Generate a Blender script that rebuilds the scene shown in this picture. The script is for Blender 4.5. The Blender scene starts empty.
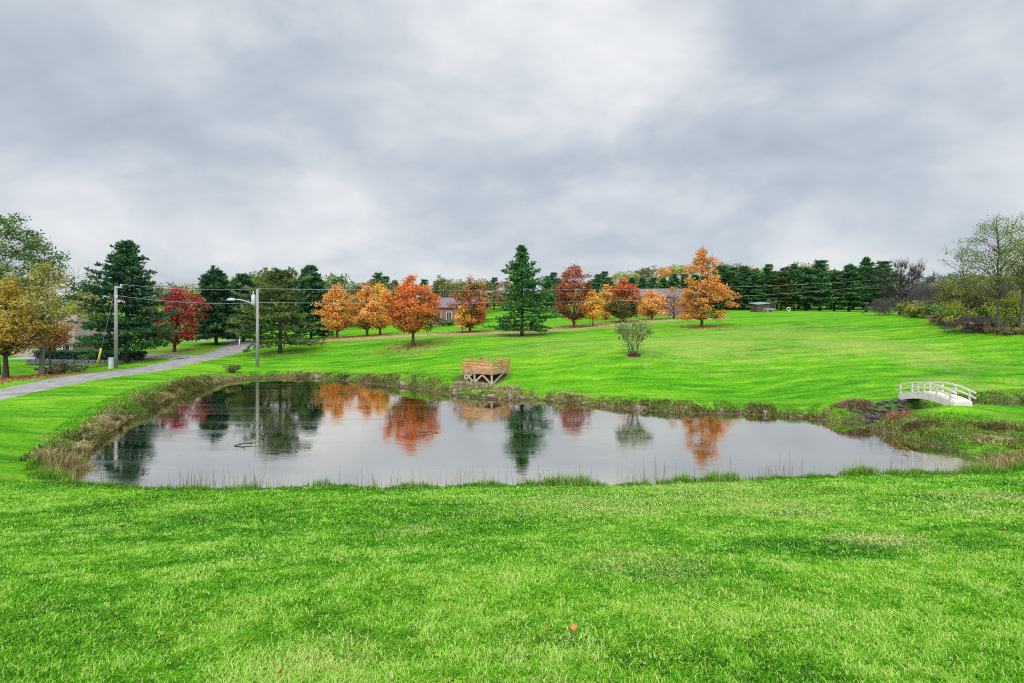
import bpy, math, random
import numpy as np
from mathutils import Vector

rng = np.random.default_rng(11)
random.seed(5)
SC = bpy.context.scene
COL = SC.collection
F, HY, H = 512.0, 312.0, 5.5          # focal length in pixels, horizon row, eye height above the water


def P(px, py, Y):
    return ((px - 512) / F * Y, Y, H - (py - HY) * Y / F)


# ------------------------------------------------------------------ noise
def _hash(ix, iy, s):
    n = (ix.astype(np.int64) * 374761393 + iy.astype(np.int64) * 668265263 + s * 974711) & 0x7fffffff
    n = ((n ^ (n >> 13)) * 1274126177) & 0x7fffffff
    return ((n ^ (n >> 16)) & 0xffff) / 65535.0


def vnoise(x, y, s=0):
    ix, iy = np.floor(x), np.floor(y)
    fx, fy = x - ix, y - iy
    fx = fx * fx * (3 - 2 * fx); fy = fy * fy * (3 - 2 * fy)
    a = _hash(ix, iy, s); b = _hash(ix + 1, iy, s); c = _hash(ix, iy + 1, s); d = _hash(ix + 1, iy + 1, s)
    return (a + (b - a) * fx) * (1 - fy) + (c + (d - c) * fx) * fy


def fbm(x, y, s=0, o=4):
    t = 0; a = .5; n = 0
    for k in range(o):
        t = t + a * vnoise(x * 2 ** k + 17.3 * k, y * 2 ** k - 9.1 * k, s + k); n += a; a *= .5
    return t / n


def sstep(a, b, x):
    t = np.clip((x - a) / (b - a), 0, 1)
    return t * t * (3 - 2 * t)


# ------------------------------------------------------------------ node helpers
def new_mat(name):
    m = bpy.data.materials.new(name); m.use_nodes = True
    nt = m.node_tree; nt.nodes.clear()
    out = nt.nodes.new('ShaderNodeOutputMaterial')
    return m, nt, out


def N(nt, typ, **kw):
    n = nt.nodes.new(typ)
    for k, v in kw.items():
        if k.startswith('i_'):
            n.inputs[k[2:].replace('_', ' ')].default_value = v
        else:
            setattr(n, k, v)
    return n


def ramp(nt, stops, fac=None, interp='LINEAR'):
    r = nt.nodes.new('ShaderNodeValToRGB'); cr = r.color_ramp; cr.interpolation = interp
    while len(cr.elements) < len(stops): cr.elements.new(.5)
    for e, (p, c) in zip(cr.elements, stops):
        e.position = p; e.color = (c[0], c[1], c[2], 1)
    if fac is not None: nt.links.new(fac, r.inputs[0])
    return r


def mixc(nt, fac, a, b, mode='MIX'):
    m = nt.nodes.new('ShaderNodeMix'); m.data_type = 'RGBA'; m.blend_type = mode
    for sock, v in ((m.inputs[0], fac), (m.inputs[6], a), (m.inputs[7], b)):
        if hasattr(v, 'is_linked'): nt.links.new(v, sock)
        elif isinstance(v, (int, float)): sock.default_value = v
        else: sock.default_value = (v[0], v[1], v[2], 1)
    return m.outputs[2]


def simple_mat(name, c, rough=.8, var=.25, scale=6., c2=None, bump=.15, metal=0., stretch=(1, 1, 1)):
    m, nt, out = new_mat(name)
    tc = N(nt, 'ShaderNodeTexCoord'); mp = N(nt, 'ShaderNodeMapping'); mp.inputs['Scale'].default_value = stretch
    nt.links.new(tc.outputs['Object'], mp.inputs['Vector'])
    no = N(nt, 'ShaderNodeTexNoise', i_Scale=scale, i_Detail=6., i_Roughness=.65)
    nt.links.new(mp.outputs[0], no.inputs['Vector'])
    c2 = c2 or tuple(v * (1 - var * 1.6) for v in c)
    r = ramp(nt, [(.3, c2), (.62, c)], no.outputs['Fac'])
    b = N(nt, 'ShaderNodeBsdfPrincipled', i_Roughness=rough, i_Metallic=metal)
    nt.links.new(r.outputs[0], b.inputs['Base Color'])
    bp = N(nt, 'ShaderNodeBump', i_Strength=bump, i_Distance=.02)
    nt.links.new(no.outputs['Fac'], bp.inputs['Height']); nt.links.new(bp.outputs[0], b.inputs['Normal'])
    nt.links.new(b.outputs[0], out.inputs[0])
    return m


def leaf_mat(name, cols, trans=.3, gloss=.03, gain=1.):
    """foliage: the leaf's own colour is picked along a ramp by its 'tone'"""
    m, nt, out = new_mat(name)
    at = N(nt, 'ShaderNodeAttribute', attribute_name='tone')
    k = len(cols); cols = [tuple(min(.85, v * gain) for v in c) for c in cols]
    r = ramp(nt, [(i / max(1, k - 1), c) for i, c in enumerate(cols)], at.outputs['Fac'])
    d = N(nt, 'ShaderNodeBsdfDiffuse'); t = N(nt, 'ShaderNodeBsdfTranslucent')
    mx = N(nt, 'ShaderNodeMixShader'); mx.inputs[0].default_value = trans
    nt.links.new(r.outputs[0], d.inputs[0]); nt.links.new(r.outputs[0], t.inputs[0])
    nt.links.new(d.outputs[0], mx.inputs[1]); nt.links.new(t.outputs[0], mx.inputs[2])
    g = N(nt, 'ShaderNodeBsdfGlossy', i_Roughness=.45)
    mg = N(nt, 'ShaderNodeMixShader'); mg.inputs[0].default_value = gloss
    nt.links.new(mx.outputs[0], mg.inputs[1]); nt.links.new(g.outputs[0], mg.inputs[2])
    nt.links.new(mg.outputs[0], out.inputs[0])
    return m


# ------------------------------------------------------------------ mesh helpers
def np_mesh(name, V, faces, mat=None, attrs=None, smooth=False):
    """faces: list of int arrays (n,k)"""
    me = bpy.data.meshes.new(name)
    V = np.asarray(V, np.float32)
    faces = [np.asarray(f, np.int32) for f in faces if len(f)]
    nl = sum(f.size for f in faces); npg = sum(len(f) for f in faces)
    me.vertices.add(len(V)); me.vertices.foreach_set('co', V.ravel())
    me.loops.add(nl); me.loops.foreach_set('vertex_index', np.concatenate([f.ravel() for f in faces]))
    tot = np.concatenate([np.full(len(f), f.shape[1], np.int32) for f in faces])
    st = np.concatenate([[0], np.cumsum(tot)[:-1]]).astype(np.int32)
    me.polygons.add(npg); me.polygons.foreach_set('loop_start', st); me.polygons.foreach_set('loop_total', tot)
    if smooth: me.polygons.foreach_set('use_smooth', np.ones(npg, bool))
    for k, v in (attrs or {}).items():
        a = me.attributes.new(k, 'FLOAT', 'POINT'); a.data.foreach_set('value', np.asarray(v, np.float32))
    if mat: me.materials.append(mat)
    me.update(calc_edges=True); me.validate()
    return me


def link(name, me, parent=None, loc=None):
    o = bpy.data.objects.new(name, me); COL.objects.link(o)
    if parent: o.parent = parent
    if loc: o.location = loc
    return o


def tag(o, label=None, cat=None, group=None, kind=None):
    if label: o['label'] = label
    if cat: o['category'] = cat
    if group: o['group'] = group
    if kind: o['kind'] = kind
    return o


def thing(name, label, cat, loc, rz=0., group=None):
    o = bpy.data.objects.new(name, None); COL.objects.link(o)
    o.empty_display_size = .3
    o.location = loc; o.rotation_euler = (0, 0, rz)
    return tag(o, label, cat, group)


def dup(root, loc, rz=0., sc=1., label=None, group=None):
    r = root.copy(); COL.objects.link(r); r.location = loc; r.rotation_euler = (0, 0, rz)
    r.scale = sc if isinstance(sc, tuple) else (sc, sc, sc)
    if label: r['label'] = label
    if group: r['group'] = group
    for ch in list(root.children):
        c = ch.copy(); COL.objects.link(c); c.parent = r
        for g in list(ch.children):
            d = g.copy(); COL.objects.link(d); d.parent = c
    return r


class MB:
    def __init__(s): s.v = []; s.f = []
    def hexa(s, pts):
        n = len(s.v); s.v += [tuple(p) for p in pts]
        s.f += [tuple(n + i for i in q) for q in ((0, 3, 2, 1), (4, 5, 6, 7), (0, 1, 5, 4), (1, 2, 6, 5), (2, 3, 7, 6), (3, 0, 4, 7))]
        return s
    def box(s, c, d, rz=0.):
        cx, cy, cz = c; a, b, e = d[0] / 2, d[1] / 2, d[2] / 2; ca, sa = math.cos(rz), math.sin(rz)
        pts = []
        for z in (-e, e):
            for x, y in ((-a, -b), (a, -b), (a, b), (-a, b)):
                pts.append((cx + x * ca - y * sa, cy + x * sa + y * ca, cz + z))
        return s.hexa(pts)
    def beam(s, p0, p1, w, h, up=(0, 0, 1)):
        p0, p1 = Vector(p0), Vector(p1); d = (p1 - p0).normalized(); up = Vector(up)
        r = d.cross(up)
        if r.length < 1e-4: r = d.cross(Vector((0, 1, 0)))
        r.normalize(); u = r.cross(d).normalized()
        pts = []
        for p in (p0, p1):
            for a, b in ((-w / 2, -h / 2), (w / 2, -h / 2), (w / 2, h / 2), (-w / 2, h / 2)):
                pts.append(p + r * a + u * b)
        return s.hexa(pts)
    def tube(s, pts, r, sides=8, cap=True):
        rs = r if isinstance(r, (list, tuple)) else [r] * len(pts)
        pts = [Vector(p) for p in pts]; n0 = len(s.v)
        for i, p in enumerate(pts):
            d = (pts[min(i + 1, len(pts) - 1)] - pts[max(i - 1, 0)]).normalized()
            a = d.cross(Vector((0, 0, 1)))
            if a.length < 1e-3: a = Vector((1, 0, 0))
            a.normalize(); b = a.cross(d).normalized()
            for k in range(sides):
                t = 2 * math.pi * k / sides
                s.v.append(tuple(p + (a * math.cos(t) + b * math.sin(t)) * rs[i]))
        for i in range(len(pts) - 1):
            for k in range(sides):
                q = n0 + i * sides; k2 = (k + 1) % sides
                s.f.append((q + k, q + k2, q + sides + k2, q + sides + k))
        if cap:
            s.f.append(tuple(n0 + k for k in reversed(range(sides))))
            e = n0 + (len(pts) - 1) * sides
            s.f.append(tuple(e + k for k in range(sides)))
        return s
    def poly(s, pts, faces):
        n = len(s.v); s.v += [tuple(p) for p in pts]; s.f += [tuple(n + i for i in f) for f in faces]; return s
    def build(s, name, mat, parent=None, loc=None, smooth=False, bevel=0.):
        me = bpy.data.meshes.new(name); me.from_pydata(s.v, [], s.f); me.materials.append(mat)
        if smooth:
            for p in me.polygons: p.use_smooth = True
        me.update()
        o = link(name, me, parent, loc)
        if bevel:
            b = o.modifiers.new('bevel', 'BEVEL'); b.width = bevel; b.segments = 2; b.limit_method = 'ANGLE'
        return o


def tubes(segs, sides=5):
    """segs (n,8): p0 p1 r0 r1 -> verts, quads"""
    S = np.asarray(segs, float)
    p0, p1, r0, r1 = S[:, :3], S[:, 3:6], S[:, 6], S[:, 7]
    d = p1 - p0; L = np.linalg.norm(d, axis=1, keepdims=True); d = d / np.maximum(L, 1e-6)
    ref = np.where(np.abs(d[:, 2:3]) > .9, np.array([[1., 0, 0]]), np.array([[0, 0, 1.]]))
    a = np.cross(d, ref); a /= np.linalg.norm(a, axis=1, keepdims=True); b = np.cross(a, d)
    V = np.empty((len(S), 2, sides, 3))
    for k in range(sides):
        t = 2 * math.pi * k / sides
        o = a * math.cos(t) + b * math.sin(t)
        V[:, 0, k] = p0 + o * r0[:, None]; V[:, 1, k] = p1 + o * r1[:, None]
    base = np.arange(len(S))[:, None] * 2 * sides; Q = []
    for k in range(sides):
        k2 = (k + 1) % sides
        Q.append(np.stack([base[:, 0] + k, base[:, 0] + k2, base[:, 0] + sides + k2, base[:, 0] + sides + k], 1))
    return V.reshape(-1, 3), np.concatenate(Q)


def quads(c, u, v, tone):
    """kite shaped leaves: centre c, half-length vector u, half-width vector v"""
    n = len(c)
    V = np.stack([c - u, c + v - u * .1, c + u, c - v - u * .1], 1).reshape(-1, 3)
    Q = (np.arange(n)[:, None] * 4 + np.arange(4)[None]).astype(np.int32)
    return V, Q, np.repeat(np.clip(tone, 0, 1), 4)


def unit(a): return a / np.maximum(np.linalg.norm(a, axis=-1, keepdims=True), 1e-9)


# ------------------------------------------------------------------ the pond outline (world metres)
def W(px, py):
    Y = H * F / (py - HY); return ((px - 512) / F * Y, Y)


far_px = [(86, 462), (102, 443), (130, 422), (153, 410), (178, 399), (204, 389), (230, 381), (258, 378.5), (290, 378), (318, 379), (345, 381), (372, 384),
          (400, 387), (426, 391), (452, 396), (470, 399), (505, 400), (540, 401), (570, 404), (600, 407), (630, 410), (660, 412), (690, 413.5), (720, 414),
          (750, 414.5), (780, 416), (820, 420.5), (850, 426), (880, 433), (905, 439), (932, 446), (960, 454)]
far_w = [W(*p) for p in far_px]
near_w = [(18.7, 18.9), (17.6, 17.4), (15.4, 16.6), (12.5, 15.9), (9.5, 15.5), (6, 15.15), (2.5, 15.0), (-1.5, 14.95), (-5, 14.95), (-9, 15.05), (-12, 15.4), (-14.1, 16.4), (-15.2, 17.6)]
poly = np.array(far_w + near_w)
_k = np.arange(len(poly))
nx = fbm(poly[:, 0] * .9, poly[:, 1] * .9, 3) - .5
for _ in range(2):
    nxt = np.roll(poly, -1, 0); poly = np.stack([poly * .75 + nxt * .25, poly * .25 + nxt * .75], 1).reshape(-1, 2)
poly = poly + (np.stack([fbm(poly[:, 0] * 1.1, poly[:, 1] * 1.1, 3), fbm(poly[:, 0] * 1.1, poly[:, 1] * 1.1, 9)], 1) - .5) * .55


def sdist(x, y, pg=None):
    """signed distance to the pond outline, positive on land; and index of the closest edge"""
    pg = poly if pg is None else pg
    a = pg; b = np.roll(pg, -1, 0)
    x = np.asarray(x, float).ravel(); y = np.asarray(y, float).ravel()
    best = np.full(len(x), 1e9); inside = np.zeros(len(x), bool)
    for (ax, ay), (bx, by) in zip(a, b):
        ex, ey = bx - ax, by - ay; L = ex * ex + ey * ey + 1e-12
        t = np.clip(((x - ax) * ex + (y - ay) * ey) / L, 0, 1)
        best = np.minimum(best, (x - ax - t * ex) ** 2 + (y - ay - t * ey) ** 2)
        c = ((ay > y) != (by > y))
        xi = ax + (y - ay) * ex / (ey if abs(ey) > 1e-12 else 1e-12)
        inside ^= c & (x < xi)
    d = np.sqrt(best)
    return np.where(inside, -d, d)


def line_dist(x, y, pts):
    x = np.asarray(x, float); y = np.asarray(y, float); best = np.full(x.shape, 1e9)
    for (ax, ay), (bx, by) in zip(pts[:-1], pts[1:]):
        ex, ey = bx - ax, by - ay; L = ex * ex + ey * ey + 1e-12
        t = np.clip(((x - ax) * ex + (y - ay) * ey) / L, 0, 1)
        best = np.minimum(best, (x - ax - t * ex) ** 2 + (y - ay - t * ey) ** 2)
    return np.sqrt(best)


creek = [(16.4, 25.0), (18.2, 25.1), (20.2, 25.0), (22.5, 25.9), (26, 26.6), (31, 28.2), (40, 31), (60, 36)]

# ------------------------------------------------------------------ terrain
ctrl = [(0, 0, 3.9), (-6, 0, 3.9), (6, 0, 3.95), (-20, 0, 3.5), (20, 0, 4.1), (0, -30, 4.8), (-40, -30, 4.3), (40, -30, 5), (0, 7, 2.28), (-7, 7, 2.22), (7, 7, 2.4),
        (-60, -20, 4), (60, -10, 4.5), (-40, 5, 2.0), (40, 8, 2.6)]
for px, py, Y in [(512, 486, 14), (400, 488, 14), (300, 489, 14), (200, 489, 14.2), (120, 486, 14.6), (600, 484, 14.2), (700, 479, 14.6), (850, 472, 15.4), (985, 465, 16.8),
                  (0, 489, 14), (0, 438, 19.5), (40, 462, 17.5), (0, 402, 27), (100, 430, 22.5), (150, 405, 26.5), (215, 379, 37),
                  (0, 391.5, 29.8), (60, 383, 33), (116, 368, 44), (257, 366, 47), (127, 362, 53), (200, 361, 49), (185, 355, 57), (256, 344, 70), (279, 353, 55.7),
                  (5, 378, 35.7), (41, 375, 37.5), (75, 362, 56), (90, 366, 52), (205, 344, 67), (180, 350, 62), (165, 352, 60),
                  (413, 345, 54), (333, 338, 70), (368, 336, 72), (468, 332, 70), (520, 336, 60), (574, 327, 75), (622, 321, 82), (702, 327, 62), (655, 319, 88),
                  (300, 345, 62), (440, 372, 38), (380, 372, 43), (330, 369, 45), (290, 371, 44.5), (560, 385, 34), (487, 384, 35.5), (600, 393, 32), (680, 397, 31), (740, 398, 31),
                  (634, 356, 39.4), (800, 350, 40), (800, 335, 50), (800, 318, 75), (860, 312.5, 95), (780, 311.5, 100), (720, 316, 90),
                  (900, 397, 27), (955, 406, 23.4), (900, 350, 39), (940, 335, 45), (905, 314.5, 62), (1024, 332, 42), (960, 322, 52), (1024, 385, 30), (1024, 360, 35),
                  (1000, 413, 23), (1024, 430, 20.5), (1024, 455, 17.2), (970, 431, 21.6), (1200, 440, 20), (1200, 350, 45), (-150, 420, 25), (-150, 375, 45),
                  (440, 324, 95), (512, 321, 95), (600, 313, 105), (300, 335, 90), (660, 315, 110), (830, 311, 118)]:
    ctrl.append(P(px, py, Y))
for X, Y, Z in [(-80, 130, 2.5), (-140, 130, 3), (-20, 130, 5.8), (40, 130, 6.5), (110, 130, 6), (-60, 240, 8), (0, 240, 12), (60, 240, 18), (130, 240, 12), (220, 240, 8),
                (-200, 240, 8), (-200, 60, 1), (200, 60, 6), (-300, 500, 14), (0, 500, 20), (300, 500, 16), (-200, -80, 4), (200, -80, 5), (-120, 70, 0.5), (120, 75, 5.6)]:
    ctrl.append((X, Y, Z))
ctrl = np.array(ctrl)


def _tk(r2): return np.where(r2 > 0, r2 * np.log(r2 + 1e-12) * .5, 0)


_n = len(ctrl)
_xy = ctrl[:, :2] / 50.
A = np.zeros((_n + 3, _n + 3))
A[:_n, :_n] = _tk(((_xy[:, None] - _xy[None]) ** 2).sum(-1)) + np.eye(_n) * 2e-4
A[:_n, _n] = 1; A[:_n, _n + 1:] = _xy; A[_n, :_n] = 1; A[_n + 1:, :_n] = _xy.T
_w = np.linalg.solve(A, np.concatenate([ctrl[:, 2], [0, 0, 0]]))


def tps(x, y):
    q = np.stack([x, y], 1) / 50.
    out = np.empty(len(q))
    for i in range(0, len(q), 8000):
        b = q[i:i + 8000]
        out[i:i + 8000] = _tk(((b[:, None] - _xy[None]) ** 2).sum(-1)) @ _w[:_n] + _w[_n] + b @ _w[_n + 1:]
    return out


def axis(segs):
    r = []
    for a, b, s in segs: r += list(np.arange(a, b - 1e-6, s))
    return np.array(r)


gxs = axis([(-3000, -600, 300), (-600, -220, 40), (-220, -60, 5), (-60, -44, 1), (-44, 44, .3), (44, 60, 1), (60, 220, 5), (220, 600, 40), (600, 3001, 300)])
gys = axis([(-800, -100, 100), (-100, -10, 8), (-10, 0, 1), (0, 48, .3), (48, 110, 1.), (110, 260, 5), (260, 600, 30), (600, 3601, 300)])
GX, GY = np.meshgrid(gxs, gys)
xf, yf = GX.ravel(), GY.ravel()
inner = (np.abs(xf) < 320) & (yf > -90) & (yf < 520)
base = np.empty(len(xf))
cx_, cy_ = np.clip(xf, -320, 320), np.clip(yf, -90, 520)
base = np.clip(tps(cx_, cy_), -.3, 40)
near_pond = (np.abs(xf) < 60) & (yf > 5) & (yf < 60)
d = np.full(len(xf), 50.); d[near_pond] = sdist(xf[near_pond], yf[near_pond])
base += (fbm(xf * .35, yf * .35, 5) - .5) * .12 * (near_pond) + (fbm(xf * 1.7, yf * 1.7, 8) - .5) * .05 * near_pond
base = np.where(near_pond & (d < 6), np.maximum(base, .38), base)
wb = .75 + .55 * fbm(xf * .5, yf * .5, 21)
wb = np.where((yf < 18) & (xf < 17), .75, wb)
rise = sstep(0, 1, np.clip(d / wb, 0, 1)) * .65 + np.clip(d / wb, 0, 1) * .35
lump = (fbm(xf * 1.3, yf * 1.3, 31) - .45) * .35 * np.exp(-((d - .7) / .8) ** 2) * (yf > 19)
z = np.where(d > 0, base * rise + lump, -np.minimum(1.3, -d * .55))
dc = np.full(len(xf), 50.); dc[near_pond] = line_dist(xf[near_pond], yf[near_pond], creek)
cw = sstep(.3, 1.15, dc)
zc = np.minimum(z, -.1 + .02 * np.maximum(0, xf - 20)) * (1 - cw) + z * cw
z = np.where(d > -.3, zc, z)
# a gentle mound under the deck's bank
GZ = z.reshape(GX.shape)


def gz(x, y):
    x = np.atleast_1d(np.asarray(x, float)); y = np.atleast_1d(np.asarray(y, float))
    i = np.clip(np.searchsorted(gxs, x) - 1, 0, len(gxs) - 2); j = np.clip(np.searchsorted(gys, y) - 1, 0, len(gys) - 2)
    fx = (x - gxs[i]) / (gxs[i + 1] - gxs[i]); fy = (y - gys[j]) / (gys[j + 1] - gys[j])
    return (GZ[j, i] * (1 - fx) + GZ[j, i + 1] * fx) * (1 - fy) + (GZ[j + 1, i] * (1 - fx) + GZ[j + 1, i + 1] * fx) * fy


def g1(x, y): return float(gz(x, y)[0])


def at(px, Y, dz=0.):
    x = (px - 512) / F * Y
    return (x, Y, g1(x, Y) + dz)


# ground masks: bare soil by the water, painted shade under the deck, fallen leaves, dry turf
lane = [P(px, py, 1)[:1] + (py,) for px, py in []]
lane_xy = [at(px, Y)[:2] for px, Y in [(262, 66), (310, 66), (370, 66.5), (430, 66), (500, 66), (560, 69), (620, 75), (665, 80), (712, 83)]]
litter_spots = [(413, 53.2, 5.0, .42), (520, 59.5, 5.2, .45), (702, 61.5, 4.6, .25), (338, 69, 6, .6), (372, 71, 6, .6), (466, 69.5, 5.5, .6), (575, 74, 6, .6), (594, 73.5, 4, .5), (622, 80, 6, .6),
                (652, 86, 6, .6), (675, 88, 6, .6), (127, 52, 4, .4), (279, 55, 4, .3), (634, 39.3, .9, 1.0), (5, 35, 4, .6), (41, 37, 4, .6), (165, 60, 6, .5)]
litter = np.zeros(len(xf))
for px, Y, r, s in litter_spots:
    X = (px - 512) / F * Y
    dd = np.hypot(xf - X, (yf - Y) * 1.0) / r + (fbm(xf * .5, yf * .5, 41) - .5) * .9
    litter = np.maximum(litter, s * sstep(1.05, .35, dd))
dl = line_dist(xf, yf, lane_xy)
litter = np.maximum(litter, .8 * sstep(4.2, 1.8, dl + (fbm(xf * .3, yf * .3, 44) - .5) * 4) * (yf > 55))
bank = sstep(.95, .2, d / wb + (fbm(xf * 1.1, yf * 1.1, 51) - .5) * .9) * (d > -3)
bank = np.maximum(bank * np.where(yf < 17.5, .55, 1.), sstep(1.3, .5, dc + (fbm(xf * 1.5, yf * 1.5, 52) - .5)) * (d > -.3) * .9)
deck_shade = np.hypot((xf + 2.2) / 1.9, (yf - 36.5) / 1.7) + (fbm(xf * 1.2, yf * 1.2, 57) - .5) * .5
bank = np.maximum(bank, .85 * sstep(1.15, .8, deck_shade))  # dark soil colour painted under the deck in place of its shade
dry = np.zeros(len(xf))
for px, Y, r, s in [(880, 7.2, .8, .7), (640, 6.0, 1.0, .4), (600, 11, 2.5, .5), (760, 10.5, 2.0, .5), (980, 11, 1.2, .6), (300, 3.4, .6, .6), (420, 8.5, .8, .35), (700, 12.5, 4, .4), (960, 30, 3, .45), (700, 44, 9, .6), (850, 42, 8, .6), (770, 52, 10, .5), (930, 36, 4, .5), (487, 34.2, 1.9, .9), (560, 47, 7, .35)]:
    X = (px - 512) / F * Y
    dd = np.hypot(xf - X, yf - Y) / r + (fbm(xf * 1.2, yf * 1.2, 61) - .5) * 1.4
    dry = np.maximum(dry, s * sstep(1.1, .2, dd))

nxg, nyg = len(gxs), len(gys)
ii = (np.arange(nyg - 1)[:, None] * nxg + np.arange(nxg - 1)[None]).ravel()
gq = np.stack([ii, ii + 1, ii + nxg + 1, ii + nxg], 1)


def lawn_material():
    m, nt, out = new_mat('lawn_turf')
    L = nt.links
    tc = N(nt, 'ShaderNodeTexCoord')
    pos = tc.outputs['Object']

    def noise(scale, sx=1, sy=1, det=5., rough=.6):
        mp = N(nt, 'ShaderNodeMapping'); mp.inputs['Scale'].default_value = (sx, sy, 1)
        L.new(pos, mp.inputs[0])
        n = N(nt, 'ShaderNodeTexNoise', i_Scale=scale, i_Detail=det, i_Roughness=rough); L.new(mp.outputs[0], n.inputs['Vector'])
        return n.outputs['Fac']
    big = noise(.16, .35, 1.9)
    mid = noise(.9, .35, 1.6, 6.)
    fine = noise(6., 1, 1, 6., .7)
    vfine = noise(34., 1, 1, 4., .75)
    c = ramp(nt, [(.35, (.014, .105, .002)), (.45, (.050, .225, .002)), (.55, (.100, .315, .003)), (.65, (.24, .39, .025))], mid).outputs[0]
    cb = ramp(nt, [(.38, (.030, .155, .003)), (.50, (.085, .290, .004)), (.63, (.18, .36, .010))], big).outputs[0]
    c = mixc(nt, .45, c, cb)
    f2 = ramp(nt, [(.30, (.30, .38, .5)), (.5, (1, 1, 1)), (.68, (1.6, 1.35, 1.8))], fine).outputs[0]
    c = mixc(nt, .85, c, f2, 'MULTIPLY')
    f3 = ramp(nt, [(.32, (.35, .42, .5)), (.5, (1, 1, 1)), (.66, (1.7, 1.45, 2.2))], vfine).outputs[0]
    c = mixc(nt, .8, c, f3, 'MULTIPLY')
    a = N(nt, 'ShaderNodeAttribute', attribute_name='dry')
    patch = ramp(nt, [(.60, (0, 0, 0)), (.74, (1, 1, 1))], noise(.42, .6, 1.5, 6.)).outputs[0]
    mm = N(nt, 'ShaderNodeMath', operation='MULTIPLY_ADD'); L.new(patch, mm.inputs[0]); mm.inputs[1].default_value = .5; L.new(a.outputs['Fac'], mm.inputs[2])
    mm2 = N(nt, 'ShaderNodeMath', operation='MULTIPLY', use_clamp=True); L.new(mm.outputs[0], mm2.inputs[0])
    gr = ramp(nt, [(.35, (.3, .3, .3)), (.6, (1, 1, 1))], fine); L.new(gr.outputs[0], mm2.inputs[1])
    c = mixc(nt, mm2.outputs[0], c, (.30, .29, .085))
    lf = N(nt, 'ShaderNodeAttribute', attribute_name='litter')
    lm = N(nt, 'ShaderNodeMath', operation='MULTIPLY', use_clamp=True); L.new(lf.outputs['Fac'], lm.inputs[0])
    gr2 = ramp(nt, [(.36, (.45, .45, .45)), (.55, (1, 1, 1))], fine); L.new(gr2.outputs[0], lm.inputs[1])
    lc = ramp(nt, [(.3, (.13, .085, .03)), (.5, (.30, .20, .08)), (.7, (.42, .33, .16))], vfine).outputs[0]
    c = mixc(nt, lm.outputs[0], c, lc)
    bk = N(nt, 'ShaderNodeAttribute', attribute_name='bank')  # soil at the water's edge, plus the shade painted under the deck
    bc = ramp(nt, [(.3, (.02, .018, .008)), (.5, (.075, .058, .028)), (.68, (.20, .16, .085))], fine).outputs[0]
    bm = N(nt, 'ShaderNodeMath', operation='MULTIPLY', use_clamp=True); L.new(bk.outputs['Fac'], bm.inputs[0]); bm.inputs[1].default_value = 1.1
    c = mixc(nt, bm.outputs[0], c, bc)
    b = N(nt, 'ShaderNodeBsdfPrincipled', i_Roughness=.95); b.inputs['Specular IOR Level'].default_value = .1
    L.new(c, b.inputs['Base Color'])
    add = N(nt, 'ShaderNodeMath', operation='ADD'); L.new(fine, add.inputs[0]); L.new(vfine, add.inputs[1])
    bp = N(nt, 'ShaderNodeBump', i_Strength=.7, i_Distance=.06); L.new(add.outputs[0], bp.inputs['Height']); L.new(bp.outputs[0], b.inputs['Normal'])
    L.new(b.outputs[0], out.inputs[0])
    return m


M_lawn = lawn_material()
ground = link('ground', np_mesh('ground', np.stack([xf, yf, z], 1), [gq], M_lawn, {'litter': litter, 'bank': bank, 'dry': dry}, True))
tag(ground, kind='structure')

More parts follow.
